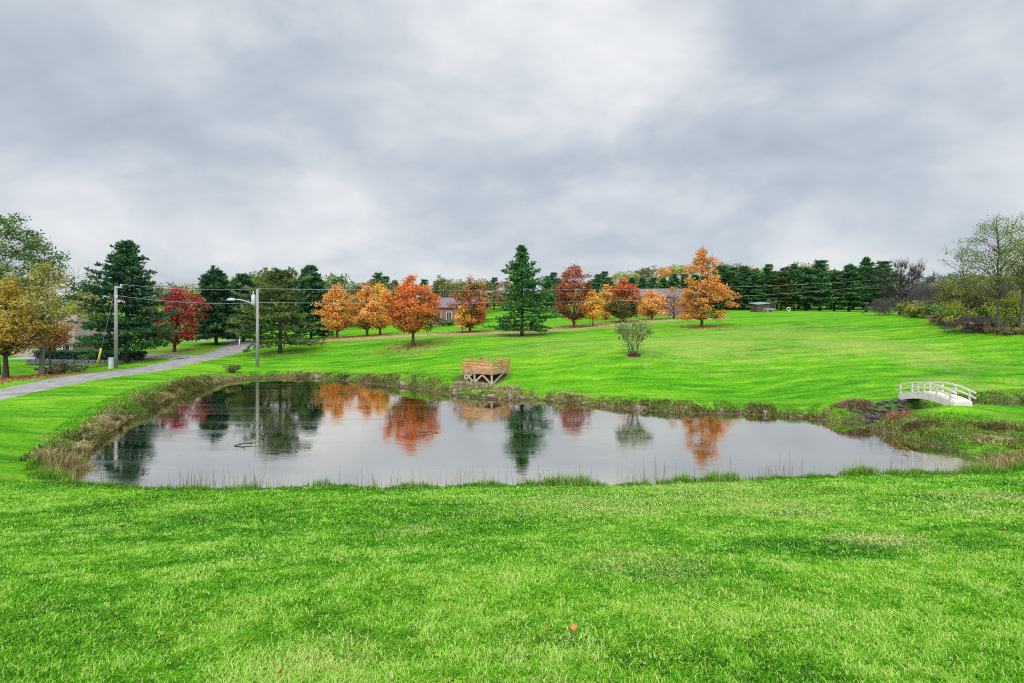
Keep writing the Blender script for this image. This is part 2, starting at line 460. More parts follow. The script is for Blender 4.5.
# ------------------------------------------------------------------ water
def water_material():
    m, nt, out = new_mat('pond_water'); L = nt.links
    tc = N(nt, 'ShaderNodeTexCoord')
    mp = N(nt, 'ShaderNodeMapping'); mp.inputs['Scale'].default_value = (1.2, 2.2, 1); L.new(tc.outputs['Object'], mp.inputs[0])
    n1 = N(nt, 'ShaderNodeTexNoise', i_Scale=1.6, i_Detail=3., i_Roughness=.5); L.new(mp.outputs[0], n1.inputs['Vector'])
    n2 = N(nt, 'ShaderNodeTexNoise', i_Scale=.12, i_Detail=2.); L.new(tc.outputs['Object'], n2.inputs['Vector'])
    # one ring of ripples where a fish has risen
    sep = N(nt, 'ShaderNodeVectorMath', operation='DISTANCE'); L.new(tc.outputs['Object'], sep.inputs[0]); sep.inputs[1].default_value = (-4.3, 22.6, 0)
    sn = N(nt, 'ShaderNodeMath', operation='MULTIPLY'); L.new(sep.outputs['Value'], sn.inputs[0]); sn.inputs[1].default_value = 14.
    si = N(nt, 'ShaderNodeMath', operation='SINE'); L.new(sn.outputs[0], si.inputs[0])
    fall = N(nt, 'ShaderNodeMapRange'); fall.inputs['From Min'].default_value = .4; fall.inputs['From Max'].default_value = 2.4; fall.inputs['To Min'].default_value = .16; fall.inputs['To Max'].default_value = 0.
    L.new(sep.outputs['Value'], fall.inputs['Value'])
    rp = N(nt, 'ShaderNodeMath', operation='MULTIPLY'); L.new(si.outputs[0], rp.inputs[0]); L.new(fall.outputs[0], rp.inputs[1])
    hs = N(nt, 'ShaderNodeMath', operation='ADD'); L.new(n1.outputs['Fac'], hs.inputs[0]); L.new(rp.outputs[0], hs.inputs[1])
    bp = N(nt, 'ShaderNodeBump', i_Strength=.16, i_Distance=.014); L.new(hs.outputs[0], bp.inputs['Height'])
    g = N(nt, 'ShaderNodeBsdfGlossy', i_Roughness=.035); g.inputs['Color'].default_value = (.84, .80, .735, 1); L.new(bp.outputs[0], g.inputs['Normal'])
    df = N(nt, 'ShaderNodeBsdfDiffuse')
    c = ramp(nt, [(.3, (.035, .033, .010)), (.7, (.060, .052, .018))], n2.outputs['Fac']); L.new(c.outputs[0], df.inputs[0])
    fr = N(nt, 'ShaderNodeFresnel', i_IOR=2.2); L.new(bp.outputs[0], fr.inputs['Normal'])
    mr = N(nt, 'ShaderNodeMapRange'); mr.inputs['To Min'].default_value = .70; mr.inputs['To Max'].default_value = 1.0; L.new(fr.outputs[0], mr.inputs['Value'])
    mp3 = N(nt, 'ShaderNodeMapping'); mp3.inputs['Scale'].default_value = (.12, .8, 1); L.new(tc.outputs['Object'], mp3.inputs[0])
    n3 = N(nt, 'ShaderNodeTexNoise', i_Scale=1.3, i_Detail=4.); L.new(mp3.outputs[0], n3.inputs['Vector'])
    rr = N(nt, 'ShaderNodeMapRange'); rr.inputs['From Min'].default_value = .40; rr.inputs['From Max'].default_value = .68; rr.inputs['To Min'].default_value = .025; rr.inputs['To Max'].default_value = .13; L.new(n3.outputs['Fac'], rr.inputs['Value']); L.new(rr.outputs[0], g.inputs['Roughness'])
    mx = N(nt, 'ShaderNodeMixShader'); L.new(mr.outputs[0], mx.inputs[0]); L.new(df.outputs[0], mx.inputs[1]); L.new(g.outputs[0], mx.inputs[2])
    L.new(mx.outputs[0], out.inputs[0])
    return m


wp = MB(); cen = poly.mean(0)
pts = [(p[0] + (p[0] - cen[0]) / np.hypot(*(p - cen)) * .7, p[1] + (p[1] - cen[1]) / np.hypot(*(p - cen)) * .7, 0.) for p in poly]
wme = bpy.data.meshes.new('pond_water'); wme.from_pydata(pts, [], [tuple(range(len(pts)))]); wme.materials.append(water_material())
tag(link('pond_water', wme), kind='structure')

# ------------------------------------------------------------------ roads
def strip(name, pts, widths, mat, lift=.03, nsub=10, nw=6):
    pts = np.array(pts); t = np.arange(len(pts)); tt = np.linspace(0, len(pts) - 1, (len(pts) - 1) * nsub + 1)
    # catmull-rom
    def cr(v):
        v = np.concatenate([[2 * v[0] - v[1]], v, [2 * v[-1] - v[-2]]]); i = np.minimum(tt.astype(int), len(pts) - 2); f = tt - i
        p0, p1, p2, p3 = v[i], v[i + 1], v[i + 2], v[i + 3]
        return .5 * (2 * p1 + (p2 - p0) * f + (2 * p0 - 5 * p1 + 4 * p2 - p3) * f ** 2 + (3 * p1 - p0 - 3 * p2 + p3) * f ** 3)
    x, y = cr(pts[:, 0]), cr(pts[:, 1]); w = np.interp(tt, t, widths)
    dx, dy = np.gradient(x), np.gradient(y); l = np.hypot(dx, dy); nx_, ny_ = -dy / l, dx / l
    s = np.linspace(-.5, .5, nw)
    wob = 1 + (fbm(tt * 2.3, tt * 0 + 3, 71)[:, None] - .5) * .12
    X = x[:, None] + nx_[:, None] * s[None] * w[:, None] * wob; Y = y[:, None] + ny_[:, None] * s[None] * w[:, None] * wob
    Zs = gz(X.ravel(), Y.ravel()).reshape(X.shape) + lift + .03 * (1 - (2 * s[None]) ** 2)
    Zs[:, 0] -= lift + .03; Zs[:, -1] -= lift + .03
    V = np.stack([X, Y, Zs], -1).reshape(-1, 3)
    i = (np.arange(len(x) - 1)[:, None] * nw + np.arange(nw - 1)[None]).ravel()
    return link(name, np_mesh(name, V, [np.stack([i, i + 1, i + nw + 1, i + nw], 1)], mat, None, True))


M_road = simple_mat('worn_asphalt', (.275, .252, .235), .95, .3, 1.1, (.125, .112, .105), .5)
tag(strip('road', [(-29.2, 18), (-29.0, 24), (-29.1, 29.5), (-29.8, 36), (-30.7, 45), (-32.0, 54), (-33.8, 63), (-37, 71), (-43, 78), (-53, 82)], [4.0, 3.9, 3.9, 4.0, 4.2, 4.8, 5.0, 4.6, 4, 4], M_road), kind='structure')
M_drive = simple_mat('pale_gravel', (.34, .32, .31), .95, .3, 2.5, None, .3)
tag(strip('driveway', [(-33.2, 53), (-36, 55.3), (-41, 57.2), (-48, 59), (-58, 60)], [4.2, 3.0, 2.8, 2.8, 2.8], M_drive, .045), kind='structure')
M_lane = simple_mat('leaf_strewn_gravel', (.34, .25, .14), .95, .3, 3., (.17, .115, .055), .3)
tag(strip('lane', lane_xy, [1.6] * 6 + [1.8, 2.2, 1.2], M_lane, .035), kind='structure')

# ------------------------------------------------------------------ bark and foliage colours
M_bark = simple_mat('grey_brown_bark', (.085, .065, .05), .95, .4, 3., None, .5, 0, (1, 1, .25))
M_bark_dark = simple_mat('dark_bark', (.035, .028, .024), .95, .4, 3., None, .5, 0, (1, 1, .25))
M_bark_pale = simple_mat('pale_bark', (.15, .135, .115), .95, .4, 3., None, .5, 0, (1, 1, .25))
LEAF = {
    'pine': leaf_mat('pine_needles', [(.007, .028, .014), (.022, .070, .020), (.045, .125, .026), (.10, .19, .035)], 0.30, .03, 2.00),
    'pine_dark': leaf_mat('dark_pine_needles', [(.006, .024, .016), (.015, .050, .026), (.032, .088, .030), (.090, .155, .04)], 0.30, .03, 2.00),
    'pine_olive': leaf_mat('olive_pine_needles', [(.014, .030, .014), (.035, .062, .018), (.075, .105, .025), (.15, .16, .04)], 0.30, .03, 2.00),
    'orange': leaf_mat('orange_maple_leaves', [(.07, .085, .015), (.34, .24, .03), (.56, .27, .035), (.60, .17, .03), (.66, .32, .10)], 0.42, .03, 1.20),
    'peach': leaf_mat('peach_maple_leaves', [(.10, .11, .02), (.50, .28, .04), (.66, .34, .065), (.68, .24, .06), (.72, .45, .16)], 0.42, .03, 1.20),
    'redorange': leaf_mat('red_orange_maple_leaves', [(.045, .06, .012), (.17, .11, .016), (.42, .16, .020), (.54, .115, .022), (.62, .21, .05)], 0.42, .03, 1.20),
    'redgreen': leaf_mat('red_and_green_maple_leaves', [(.05, .07, .012), (.13, .11, .018), (.34, .13, .02), (.50, .075, .022), (.58, .16, .035)], 0.42, .03, 1.20),
    'maroon': leaf_mat('russet_oak_leaves', [(.06, .035, .02), (.17, .055, .028), (.28, .065, .03), (.38, .10, .04), (.46, .17, .06)], 0.42, .03, 1.20),
    'red': leaf_mat('crimson_maple_leaves', [(.05, .022, .018), (.18, .025, .022), (.36, .03, .03), (.44, .045, .05), (.42, .13, .10)], 0.42, .03, 1.20),
    'yellow': leaf_mat('yellow_leaves', [(.22, .18, .02), (.52, .34, .03), (.66, .42, .04), (.70, .30, .04), (.68, .48, .12)], 0.42, .03, 1.20),
    'gold': leaf_mat('gold_leaves', [(.10, .08, .012), (.28, .19, .02), (.44, .30, .03), (.46, .22, .03), (.40, .34, .06)], 0.42, .03, 1.20),
    'olive': leaf_mat('olive_leaves', [(.05, .055, .012), (.13, .12, .02), (.22, .20, .035), (.30, .24, .05), (.28, .28, .09)], 0.40, .03, 1.50),
    'rust': leaf_mat('rust_leaves', [(.06, .05, .02), (.20, .11, .035), (.32, .12, .045), (.36, .16, .07), (.30, .22, .09)], 0.42, .03, 1.20),
    'green': leaf_mat('green_leaves', [(.018, .045, .014), (.04, .085, .02), (.075, .13, .028), (.13, .19, .04), (.20, .23, .06)], 0.40, .03, 1.50),
    'wood': leaf_mat('late_summer_leaves', [(.022, .040, .014), (.05, .075, .02), (.10, .115, .025), (.17, .15, .03), (.24, .17, .04)], 0.40, .03, 1.50),
    'pinkgrey': leaf_mat('faded_pink_leaves', [(.13, .10, .09), (.26, .17, .14), (.36, .24, .20), (.44, .30, .25), (.48, .24, .12)], 0.42, .03, 1.20),
    'brown': leaf_mat('brown_dead_leaves', [(.07, .05, .03), (.15, .10, .055), (.24, .16, .085), (.32, .22, .12)], 0.42, .03, 1.20),
    'sage': leaf_mat('sage_green_leaves', [(.03, .045, .018), (.08, .105, .035), (.15, .17, .055), (.24, .24, .10)], 0.40, .03, 1.50),
    'lime': leaf_mat('yellow_green_leaves', [(.06, .07, .012), (.15, .17, .02), (.26, .27, .035), (.36, .33, .06)], 0.40, .03, 1.50),
    'pine_far': leaf_mat('far_pine_needles', [(.012, .045, .028), (.035, .10, .045), (.075, .18, .065), (.16, .28, .08)], .3, .03, 1.45),
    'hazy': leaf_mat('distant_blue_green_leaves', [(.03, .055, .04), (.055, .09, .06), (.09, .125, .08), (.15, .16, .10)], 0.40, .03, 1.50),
}


def limb_segs(p0, p1, r0, r1, k, g, sag=.0):
    """a crooked limb from p0 to p1 in k segments"""
    p0, p1 = np.array(p0, float), np.array(p1, float); L = np.linalg.norm(p1 - p0); out = []
    prev = p0; pr = r0
    for i in range(1, k + 1):
        t = i / k
        q = p0 + (p1 - p0) * t + (g.normal(size=3) * L * .06 if i < k else 0)
        q[2] += sag * L * math.sin(math.pi * t)
        r = r0 + (r1 - r0) * t
        out.append((*prev, *q, pr, r)); prev = q; pr = r
    return out


PROFILE = {
    'round': lambda t: np.sqrt(np.clip(1 - (2 * t - 1) ** 2, 0, 1)) ** .8,
    'oval': lambda t: np.clip(np.sin(np.pi * np.clip(t, 0, 1) ** .75), 0, 1) ** .75,
    'egg': lambda t: np.clip(np.sin(np.pi * np.clip(t, 0, 1) ** .62), 0, 1) ** .7,
    'cone': lambda t: np.clip(np.where(t < .22, .55 + .45 * np.clip(t, 0, 1) / .22, (1 - t) / .78), 0, 1) ** .78,
    'vase': lambda t: .35 + .65 * np.sin(np.pi * np.clip(t, 0, 1) ** 1.25 * .88),
}


def broadleaf(g, h, w, clear, pal, prof='oval', n_clump=95, n_leaf=52, leaf=.2, r_clump=.5, zone=None, stems=1, bark=None, trunk_r=.16, hollow=.35, lean=0., twig=True, lopside=.22, spray=1):
    """returns (trunk mesh, crown mesh); local coordinates, foot at origin"""
    cb = clear; ch = h - cb
    f = PROFILE[prof]
    # clump centres
    t = []; 
    while len(t) < n_clump:
        c = g.random(); 
        if g.random() < float(f(c)) + .08: t.append(c)
    t = np.array(t); th = g.random(n_clump) * 2 * math.pi
    rad = w / 2 * f(t) * (hollow + (1 - hollow) * np.sqrt(g.random(n_clump)))
    bumps = 1 + lopside * np.sin(th * 2 + g.random() * 6 + t * 4) * g.uniform(.4, 1) + lopside * np.sin(th * 3 + g.random() * 6 - t * 7) + g.normal(size=n_clump) * .07
    rad = np.maximum(rad * bumps - r_clump * .5, .02)
    c = np.stack([np.cos(th) * rad, np.sin(th) * rad, cb + t * ch - r_clump * .3 * (t > .8)], 1)
    c[:, 0] += lean * (c[:, 2] / h)
    segs = []
    top = h * .93
    if stems == 1:
        kk = 7; prev = np.array([0, 0, -.25]); pr = trunk_r * 1.5
        axis_pts = [prev]
        for i in range(1, kk + 1):
            zt = top * i / kk
            q = np.array([lean * zt / h + g.normal() * .03 * h * .25 * (i > 1), g.normal() * .03 * h * .25 * (i > 1), zt]); r = trunk_r * (1 - .88 * i / kk) if i > 1 else trunk_r * .92
            segs.append((*prev, *q, pr, r)); prev = q; pr = r; axis_pts.append(q)
        axp = np.array(axis_pts)
    for i in range(n_clump):
        if stems == 1:
            za = max(clear * .8, c[i, 2] - rad[i] * g.uniform(.45, .9) - .1)
            za = min(za, top * .95)
            a = np.array([np.interp(za, axp[:, 2], axp[:, 0]), np.interp(za, axp[:, 2], axp[:, 1]), za])
            r0 = max(.014, trunk_r * .38 * (1 - za / h) * g.uniform(.5, 1.1))
        else:
            a = np.array([g.normal() * .10, g.normal() * .10, -.05]); r0 = trunk_r * g.uniform(.5, 1)
        if twig or g.random() < .5:
            segs += limb_segs(a, c[i], r0, .008, 3, g, .08)
    n_leaf = int(n_leaf * 1.55); leaf = leaf * .80; r_clump = r_clump * .92
    if spray:
        for i in range(n_clump):
            for _ in range(spray):
                dd = unit(c[i] - np.array([lean * .5, 0, cb])) * .6 + g.normal(size=3) * .45 + np.array([0, 0, .35])
                q = c[i]; segs.append((*q, *(q + dd * g.uniform(.3, 1.) * r_clump * 1.7), .013, .005))
    n = n_clump * n_leaf
    ci = np.repeat(np.arange(n_clump), n_leaf)
    off = g.normal(size=(n, 3)) * r_clump * .55 * np.array([1.15, 1.15, .75])
    p = c[ci] + off
    p[:, 2] = np.maximum(p[:, 2], .05)
    outw = unit(p - np.array([0, 0, cb + ch * .4]))
    nrm = unit(g.normal(size=(n, 3)) * .9 + outw * .7 + np.array([0, 0, .5]))
    ref = unit(g.normal(size=(n, 3)))
    u = unit(np.cross(nrm, ref)); v = np.cross(nrm, u)
    s = leaf * g.uniform(.6, 1.25, n)[:, None]
    clump_tone = g.normal(size=n_clump) * .15
    tone = .5 + clump_tone[ci] + g.normal(size=n) * .17
    nd = g.uniform(.35, 1., n_clump); keep = g.random(n) < nd[ci]
    p, u, v, s, tone = p[keep], u[keep], v[keep], s[keep], tone[keep]
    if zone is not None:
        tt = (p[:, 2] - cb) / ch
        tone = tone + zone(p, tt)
    V, Q, T = quads(p, u * s * .6, v * s * .5, tone)
    crown = np_mesh('crown', V, [Q], LEAF[pal], {'tone': T})
    TV, TQ = tubes(segs, 5)
    trunk = np_mesh('trunk', TV, [TQ], bark or M_bark, None, True)
    return trunk, crown


def conifer(g, h, w, clear, pal, n_leaf=9, needle=.30, spread=.75, step=.42, top_round=.0, gap=.25, bark=None, tufts=6, shape=.85, trunk_r=.17, irregular=.28):
    segs = [(0, 0, -.25, 0, 0, h * .5, trunk_r * 1.4, trunk_r * .75), (0, 0, h * .5, 0, 0, h * .985, trunk_r * .75, .02)]
    pts = []; dirs = []; tn = []
    zc = clear
    lop = [g.uniform(0, 6.28) for _ in range(3)]
    while zc < h * .985:
        t = (zc - clear) / (h - clear)
        R = w / 2 * ((1 - t) ** shape * (1 - top_round) + top_round * math.sqrt(max(0, 1 - t * t))) * (.82 + .18 * min(1, t / .12)) + .12
        nb = int(7 + 3 * g.random()) if t < .85 else 5
        a0 = g.random() * 6.28
        for k in range(nb):
            if g.random() < gap * (.35 + .65 * (t < .9)) * .6: continue
            th = a0 + k * 2 * math.pi / nb + g.normal() * .16
            L = R * (1 + g.normal() * irregular * .5 + irregular * .5 * math.sin(th + lop[0] + t * 5) + irregular * .35 * math.sin(2 * th + lop[1] - t * 9))
            L = max(.15, min(L, w * .64))
            pitch = -.14 + .55 * t ** 1.4 + g.normal() * .08
            d0 = np.array([math.cos(th), math.sin(th), math.tan(pitch)])
            base_p = np.array([0, 0, zc + g.normal() * .06])
            tip = base_p + d0 * L + np.array([0, 0, .10 * L])
            segs += [(*base_p, *(base_p + d0 * L * .6), max(.012, .05 * (1 - t)), .02), (*(base_p + d0 * L * .6), *tip, .02, .006)]
            side = np.array([-math.sin(th), math.cos(th), 0])
            nt_ = max(2, int(round(tufts * L / (w / 2) + 1.6)))
            btone = g.normal() * .12
            for q in range(nt_):
                s = .28 + .72 * (q + g.random() * .6) / nt_
                lat = (1.02 - s) * L * .55 + .08
                for sd in (-1, 1):
                    pp = base_p + d0 * L * s + np.array([0, 0, .1 * L * s * s]) + side * sd * lat * g.uniform(.1, 1) + g.normal(size=3) * .05
                    dd = unit(d0 * .8 + side * sd * .55 + np.array([0, 0, .30]))
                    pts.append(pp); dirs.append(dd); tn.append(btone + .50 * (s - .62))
        zc += step * (1.0 - .45 * t) * g.uniform(.8, 1.25)
    for q in range(5):
        pts.append(np.array([g.normal() * .05, g.normal() * .05, h * (.93 + .016 * q)])); dirs.append(np.array([0, 0, 1.])); tn.append(.1)
    pts = np.array(pts); dirs = np.array(dirs); tn = np.array(tn)
    n = len(pts) * n_leaf; ci = np.repeat(np.arange(len(pts)), n_leaf)
    dv = unit(dirs[ci] + g.normal(size=(n, 3)) * spread * np.array([.75, .75, .6]))
    L = needle * g.uniform(.6, 1.2, n)[:, None]
    p = pts[ci] + dv * L * .45 + g.normal(size=(n, 3)) * .05
    ref = unit(g.normal(size=(n, 3)) * .6 + np.array([0, 0, 1.]))
    v = unit(np.cross(dv, ref))
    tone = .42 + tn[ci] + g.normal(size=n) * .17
    V, Q, T = quads(p, dv * L * .5, v * L * .17, tone)
    crown = np_mesh('crown', V, [Q], LEAF[pal], {'tone': T})
    TV, TQ = tubes(segs, 5)
    return np_mesh('trunk', TV, [TQ], bark or M_bark_dark, None, True), crown


def branchy(g, h, w, levels=5, n0=1, r=.14, spread=.55, up=.25, first=.28, shrink=.74, kids=(2, 4), min_r=.006):
    """leafless branching skeleton -> tube segments"""
    segs = []
    def grow(p, d, L, r, lev):
        k = 3; prev = p; pr = r
        for i in range(k):
            d = d + g.normal(size=3) * .13 + np.array([0, 0, up * .12]); d /= np.linalg.norm(d)
            q = prev + d * L / k; rr = max(min_r, r * (1 - .42 * (i + 1) / k))
            segs.append((*prev, *q, pr, rr)); prev = q; pr = rr
            if lev > 0 and i > 0 and g.random() < .75:
                dd = d + g.normal(size=3) * spread; dd /= np.linalg.norm(dd)
                grow(prev, dd, L * shrink * g.uniform(.6, 1.), max(min_r, rr * .65), lev - 1)
        if lev > 0:
            for _ in range(g.integers(*kids)):
                dd = d + g.normal(size=3) * spread; dd /= np.linalg.norm(dd)
                grow(prev, dd, L * shrink * g.uniform(.7, 1.1), max(min_r, pr * .8), lev - 1)
    for i in range(n0):
        d = np.array([g.normal() * (.12 if n0 == 1 else .5), g.normal() * (.12 if n0 == 1 else .5), 1.]); d /= np.linalg.norm(d)
        grow(np.array([g.normal() * .1 * (n0 > 1), g.normal() * .1 * (n0 > 1), -.1]), d, h * first, r, levels)
    S = np.array(segs)
    zmax = S[:, 5].max(); rmax = np.percentile(np.abs(S[:, 3:5]), 97)
    sc = np.array([w / 2 / rmax, w / 2 / rmax, h / zmax])
    S[:, :3] *= sc; S[:, 3:6] *= sc
    return S


def plant_tree(name, label, cat, px, Y, meshes, group=None, rz=0., parts=('trunk', 'crown')):
    x, y, zz = at(px, Y)
    t = thing(name, label, cat, (x, y, zz), rz, group)
    for n, me in zip(parts, meshes):
        if me is not None: link(n, me, t)
    return t


def hpx(Y, top, basepx): return (basepx - top) * Y / F          # height in metres of something that spans these rows


def bl(name, label, px, base, top, Y, wpx, clearpx, pal, seed, **kw):
    g = np.random.default_rng(seed)
    zf = g1((px - 512) / F * Y, Y)
    h = H - (top - HY) * Y / F - zf
    clear = kw.pop('clear', None)
    if clear is None: clear = H - (clearpx - HY) * Y / F - zf
    return plant_tree(name, label, 'tree', px, Y, broadleaf(g, h, wpx * Y / F, max(.1, clear), pal, **kw), kw.get('group'))


def cf(name, label, px, top, Y, wpx, clearpx, pal, seed, group=None, **kw):
    g = np.random.default_rng(seed)
    zf = g1((px - 512) / F * Y, Y)
    h = H - (top - HY) * Y / F - zf; clear = H - (clearpx - HY) * Y / F - zf
    return plant_tree(name, label, 'tree', px, Y, conifer(g, h, wpx * Y / F, max(.2, clear), pal, **kw), group)


# ------------------------------------------------------------------ the trees on the lawn
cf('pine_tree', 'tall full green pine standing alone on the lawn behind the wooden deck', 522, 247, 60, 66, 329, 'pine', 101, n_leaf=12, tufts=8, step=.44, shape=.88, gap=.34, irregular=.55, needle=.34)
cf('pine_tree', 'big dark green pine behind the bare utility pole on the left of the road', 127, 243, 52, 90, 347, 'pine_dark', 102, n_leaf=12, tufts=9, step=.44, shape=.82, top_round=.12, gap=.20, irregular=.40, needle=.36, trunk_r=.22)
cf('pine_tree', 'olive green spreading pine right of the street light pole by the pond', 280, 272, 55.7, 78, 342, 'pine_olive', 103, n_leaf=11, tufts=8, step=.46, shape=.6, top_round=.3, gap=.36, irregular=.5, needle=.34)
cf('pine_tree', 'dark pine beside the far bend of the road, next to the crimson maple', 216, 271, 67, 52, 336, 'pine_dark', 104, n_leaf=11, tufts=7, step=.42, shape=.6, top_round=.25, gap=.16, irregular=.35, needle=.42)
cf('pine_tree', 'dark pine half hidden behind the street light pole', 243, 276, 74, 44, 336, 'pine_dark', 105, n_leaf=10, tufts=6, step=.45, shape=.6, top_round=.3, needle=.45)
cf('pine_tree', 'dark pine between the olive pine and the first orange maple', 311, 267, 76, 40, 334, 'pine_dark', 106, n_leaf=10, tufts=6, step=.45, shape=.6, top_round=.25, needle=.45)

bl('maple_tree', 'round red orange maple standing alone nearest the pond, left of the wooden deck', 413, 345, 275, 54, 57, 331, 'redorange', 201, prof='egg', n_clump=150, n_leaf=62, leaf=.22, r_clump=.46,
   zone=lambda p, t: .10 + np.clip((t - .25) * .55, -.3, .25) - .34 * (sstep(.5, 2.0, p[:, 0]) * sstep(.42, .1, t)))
bl('maple_tree', 'peach orange maple with a narrow crown and two trunks beside the dark pine', 337, 338, 284, 70, 35, 331, 'peach', 202, prof='oval', n_clump=105, n_leaf=52, leaf=.26, r_clump=.5, zone=lambda p, t: .05)
bl('maple_tree', 'peach orange maple just left of the yellow topped maple', 367, 336, 285, 72, 36, 329, 'peach', 203, prof='egg', n_clump=110, n_leaf=52, leaf=.26, r_clump=.5,
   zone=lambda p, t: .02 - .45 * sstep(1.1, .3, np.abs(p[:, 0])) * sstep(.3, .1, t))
bl('maple_tree', 'yellow topped maple crowded behind the two peach maples', 380, 335, 281, 76, 29, 328, 'yellow', 204, prof='oval', n_clump=85, n_leaf=50, leaf=.28, r_clump=.52, zone=lambda p, t: -.05 + .25 * sstep(.5, .2, t))
bl('maple_tree', 'red and green maple with a wide crown in front of the brick house', 470, 332, 277, 70, 41, 327, 'redgreen', 205, prof='oval', n_clump=115, n_leaf=50, leaf=.26, r_clump=.52,
   zone=lambda p, t: -.10 + .32 * sstep(.8, 2.2, p[:, 0]) + .12 * np.sin(p[:, 2] * 1.7))
bl('young_tree', 'slim pale yellow young tree in front of the red and green maple', 462.5, 333, 305, 68, 22, 328, 'yellow', 206, prof='egg', n_clump=40, n_leaf=26, leaf=.24, r_clump=.42, trunk_r=.07, zone=lambda p, t: .2, hollow=.2)
bl('oak_tree', 'tall russet oak right of the lone green pine', 574, 327, 263, 75, 43, 319, 'maroon', 207, prof='egg', spray=4, n_clump=135, n_leaf=52, leaf=.27, r_clump=.55, zone=lambda p, t: -.02 + .25 * (t - .4))
bl('young_tree', 'small bright yellow tree in front of the russet oak', 593, 326, 291, 73, 23, 320, 'yellow', 208, prof='oval', n_clump=70, n_leaf=44, leaf=.24, r_clump=.45, trunk_r=.09, zone=lambda p, t: .04)
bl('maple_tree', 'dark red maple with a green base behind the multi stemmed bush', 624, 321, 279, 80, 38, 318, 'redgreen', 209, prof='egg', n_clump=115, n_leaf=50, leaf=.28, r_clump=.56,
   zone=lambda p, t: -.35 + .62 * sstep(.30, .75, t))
bl('maple_tree', 'faded salmon maple at the left shoulder of the dark red maple', 606, 320, 284, 88, 22, 318, 'peach', 210, prof='oval', n_clump=60, n_leaf=44, leaf=.30, r_clump=.55, zone=lambda p, t: .0)
bl('maple_tree', 'thin crowned orange maple above the bush, right of the dark red maple', 652, 320, 287, 86, 36, 316, 'peach', 211, prof='egg', n_clump=70, n_leaf=40, leaf=.30, r_clump=.6, hollow=.2, zone=lambda p, t: .05 + .1 * sstep(-1, 1, p[:, 0]))
bl('small_tree', 'faded pinkish small tree nearly bare, left of the tallest orange maple', 674, 320, 286, 88, 30, 317, 'pinkgrey', 212, prof='round', n_clump=60, n_leaf=26, leaf=.26, r_clump=.6, hollow=.2)
bl('maple_tree', 'tall pointed orange maple with visible upper twigs on the open lawn', 702, 327, 247, 62, 62, 318, 'orange', 213, prof='cone', spray=5, n_clump=150, n_leaf=50, leaf=.24, r_clump=.48, hollow=.25,
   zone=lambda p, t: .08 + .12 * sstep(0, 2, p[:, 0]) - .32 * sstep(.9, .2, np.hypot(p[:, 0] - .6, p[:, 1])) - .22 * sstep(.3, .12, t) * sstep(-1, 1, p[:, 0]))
bl('small_tree', 'low dark red tree peeping out behind the tall pointed maple', 694, 321, 299, 84, 26, 318, 'red', 214, prof='round', n_clump=50, n_leaf=34, leaf=.28, r_clump=.5)
bl('maple_tree', 'crimson maple by the driveway between two dark pines', 174, 352, 287, 60, 46, 344, 'red', 215, prof='round', n_clump=120, n_leaf=50, leaf=.23, r_clump=.48, lean=.6, zone=lambda p, t: .18 * (t - .3) + .04)

# the multi-stemmed bush
g = np.random.default_rng(301)
bx, by, bz = at(634, 39.4)
bush = thing('bush', 'multi stemmed vase shaped bush with sparse sage green leaves alone on the lawn', 'bush', (bx, by, bz))
segs = []; tips = []
for i in range(13):
    a = i / 13 * 6.28 + g.normal() * .2; rr = g.uniform(.45, 1.45)
    tip = np.array([math.cos(a) * rr * 1.05, math.sin(a) * rr * .9, g.uniform(2.1, 2.85) - rr * .25])
    mid = np.array([math.cos(a) * rr * .38, math.sin(a) * rr * .38, tip[2] * .5]) + g.normal(size=3) * .05
    b0 = np.array([math.cos(a) * .2, math.sin(a) * .2, -.05])
    segs += limb_segs(b0, mid, .045, .03, 2, g) + limb_segs(mid, tip, .03, .01, 2, g)
    tips.append(tip)
    for k in range(6):
        s = g.uniform(.15, .95); p = mid + (tip - mid) * s; q = p + g.normal(size=3) * .28 + np.array([0, 0, .22])
        segs += limb_segs(p, q, .012, .005, 2, g); tips.append(q)
V_, Q_ = tubes(segs, 5); link('stems', np_mesh('stems', V_, [Q_], M_bark_pale, None, True), bush)
c = np.array(tips); ci = np.repeat(np.arange(len(c)), 17); n = len(ci)
p = c[ci] + g.normal(size=(n, 3)) * np.array([.17, .17, .15]); nr = unit(g.normal(size=(n, 3)) + np.array([0, 0, .4])); u = unit(np.cross(nr, g.normal(size=(n, 3)))); v = np.cross(nr, u)
s = .13 * g.uniform(.6, 1.2, n)[:, None]
V_, Q_, T_ = quads(p, u * s * .6, v * s * .4, .5 + g.normal(size=len(c))[ci] * .16 + g.normal(size=n) * .15)
link('foliage', np_mesh('foliage', V_, [Q_], LEAF['sage'], {'tone': T_}), bush)
n = 260; a = g.random(n) * 6.28; r_ = g.random(n) ** .6 * .5; p = np.stack([np.cos(a) * r_, np.sin(a) * r_, g.random(n) * .30 * (1 - r_ * 1.4)], 1)
dv = unit(np.stack([np.cos(a), np.sin(a), 1 + g.random(n)], 1)); v = unit(np.cross(dv, g.normal(size=(n, 3))))
V_, Q_, T_ = quads(p, dv * .13, v * .035, g.random(n) * .5)
link('leaf_litter', np_mesh('leaf_litter', V_, [Q_], LEAF['brown'], {'tone': T_}), bush)

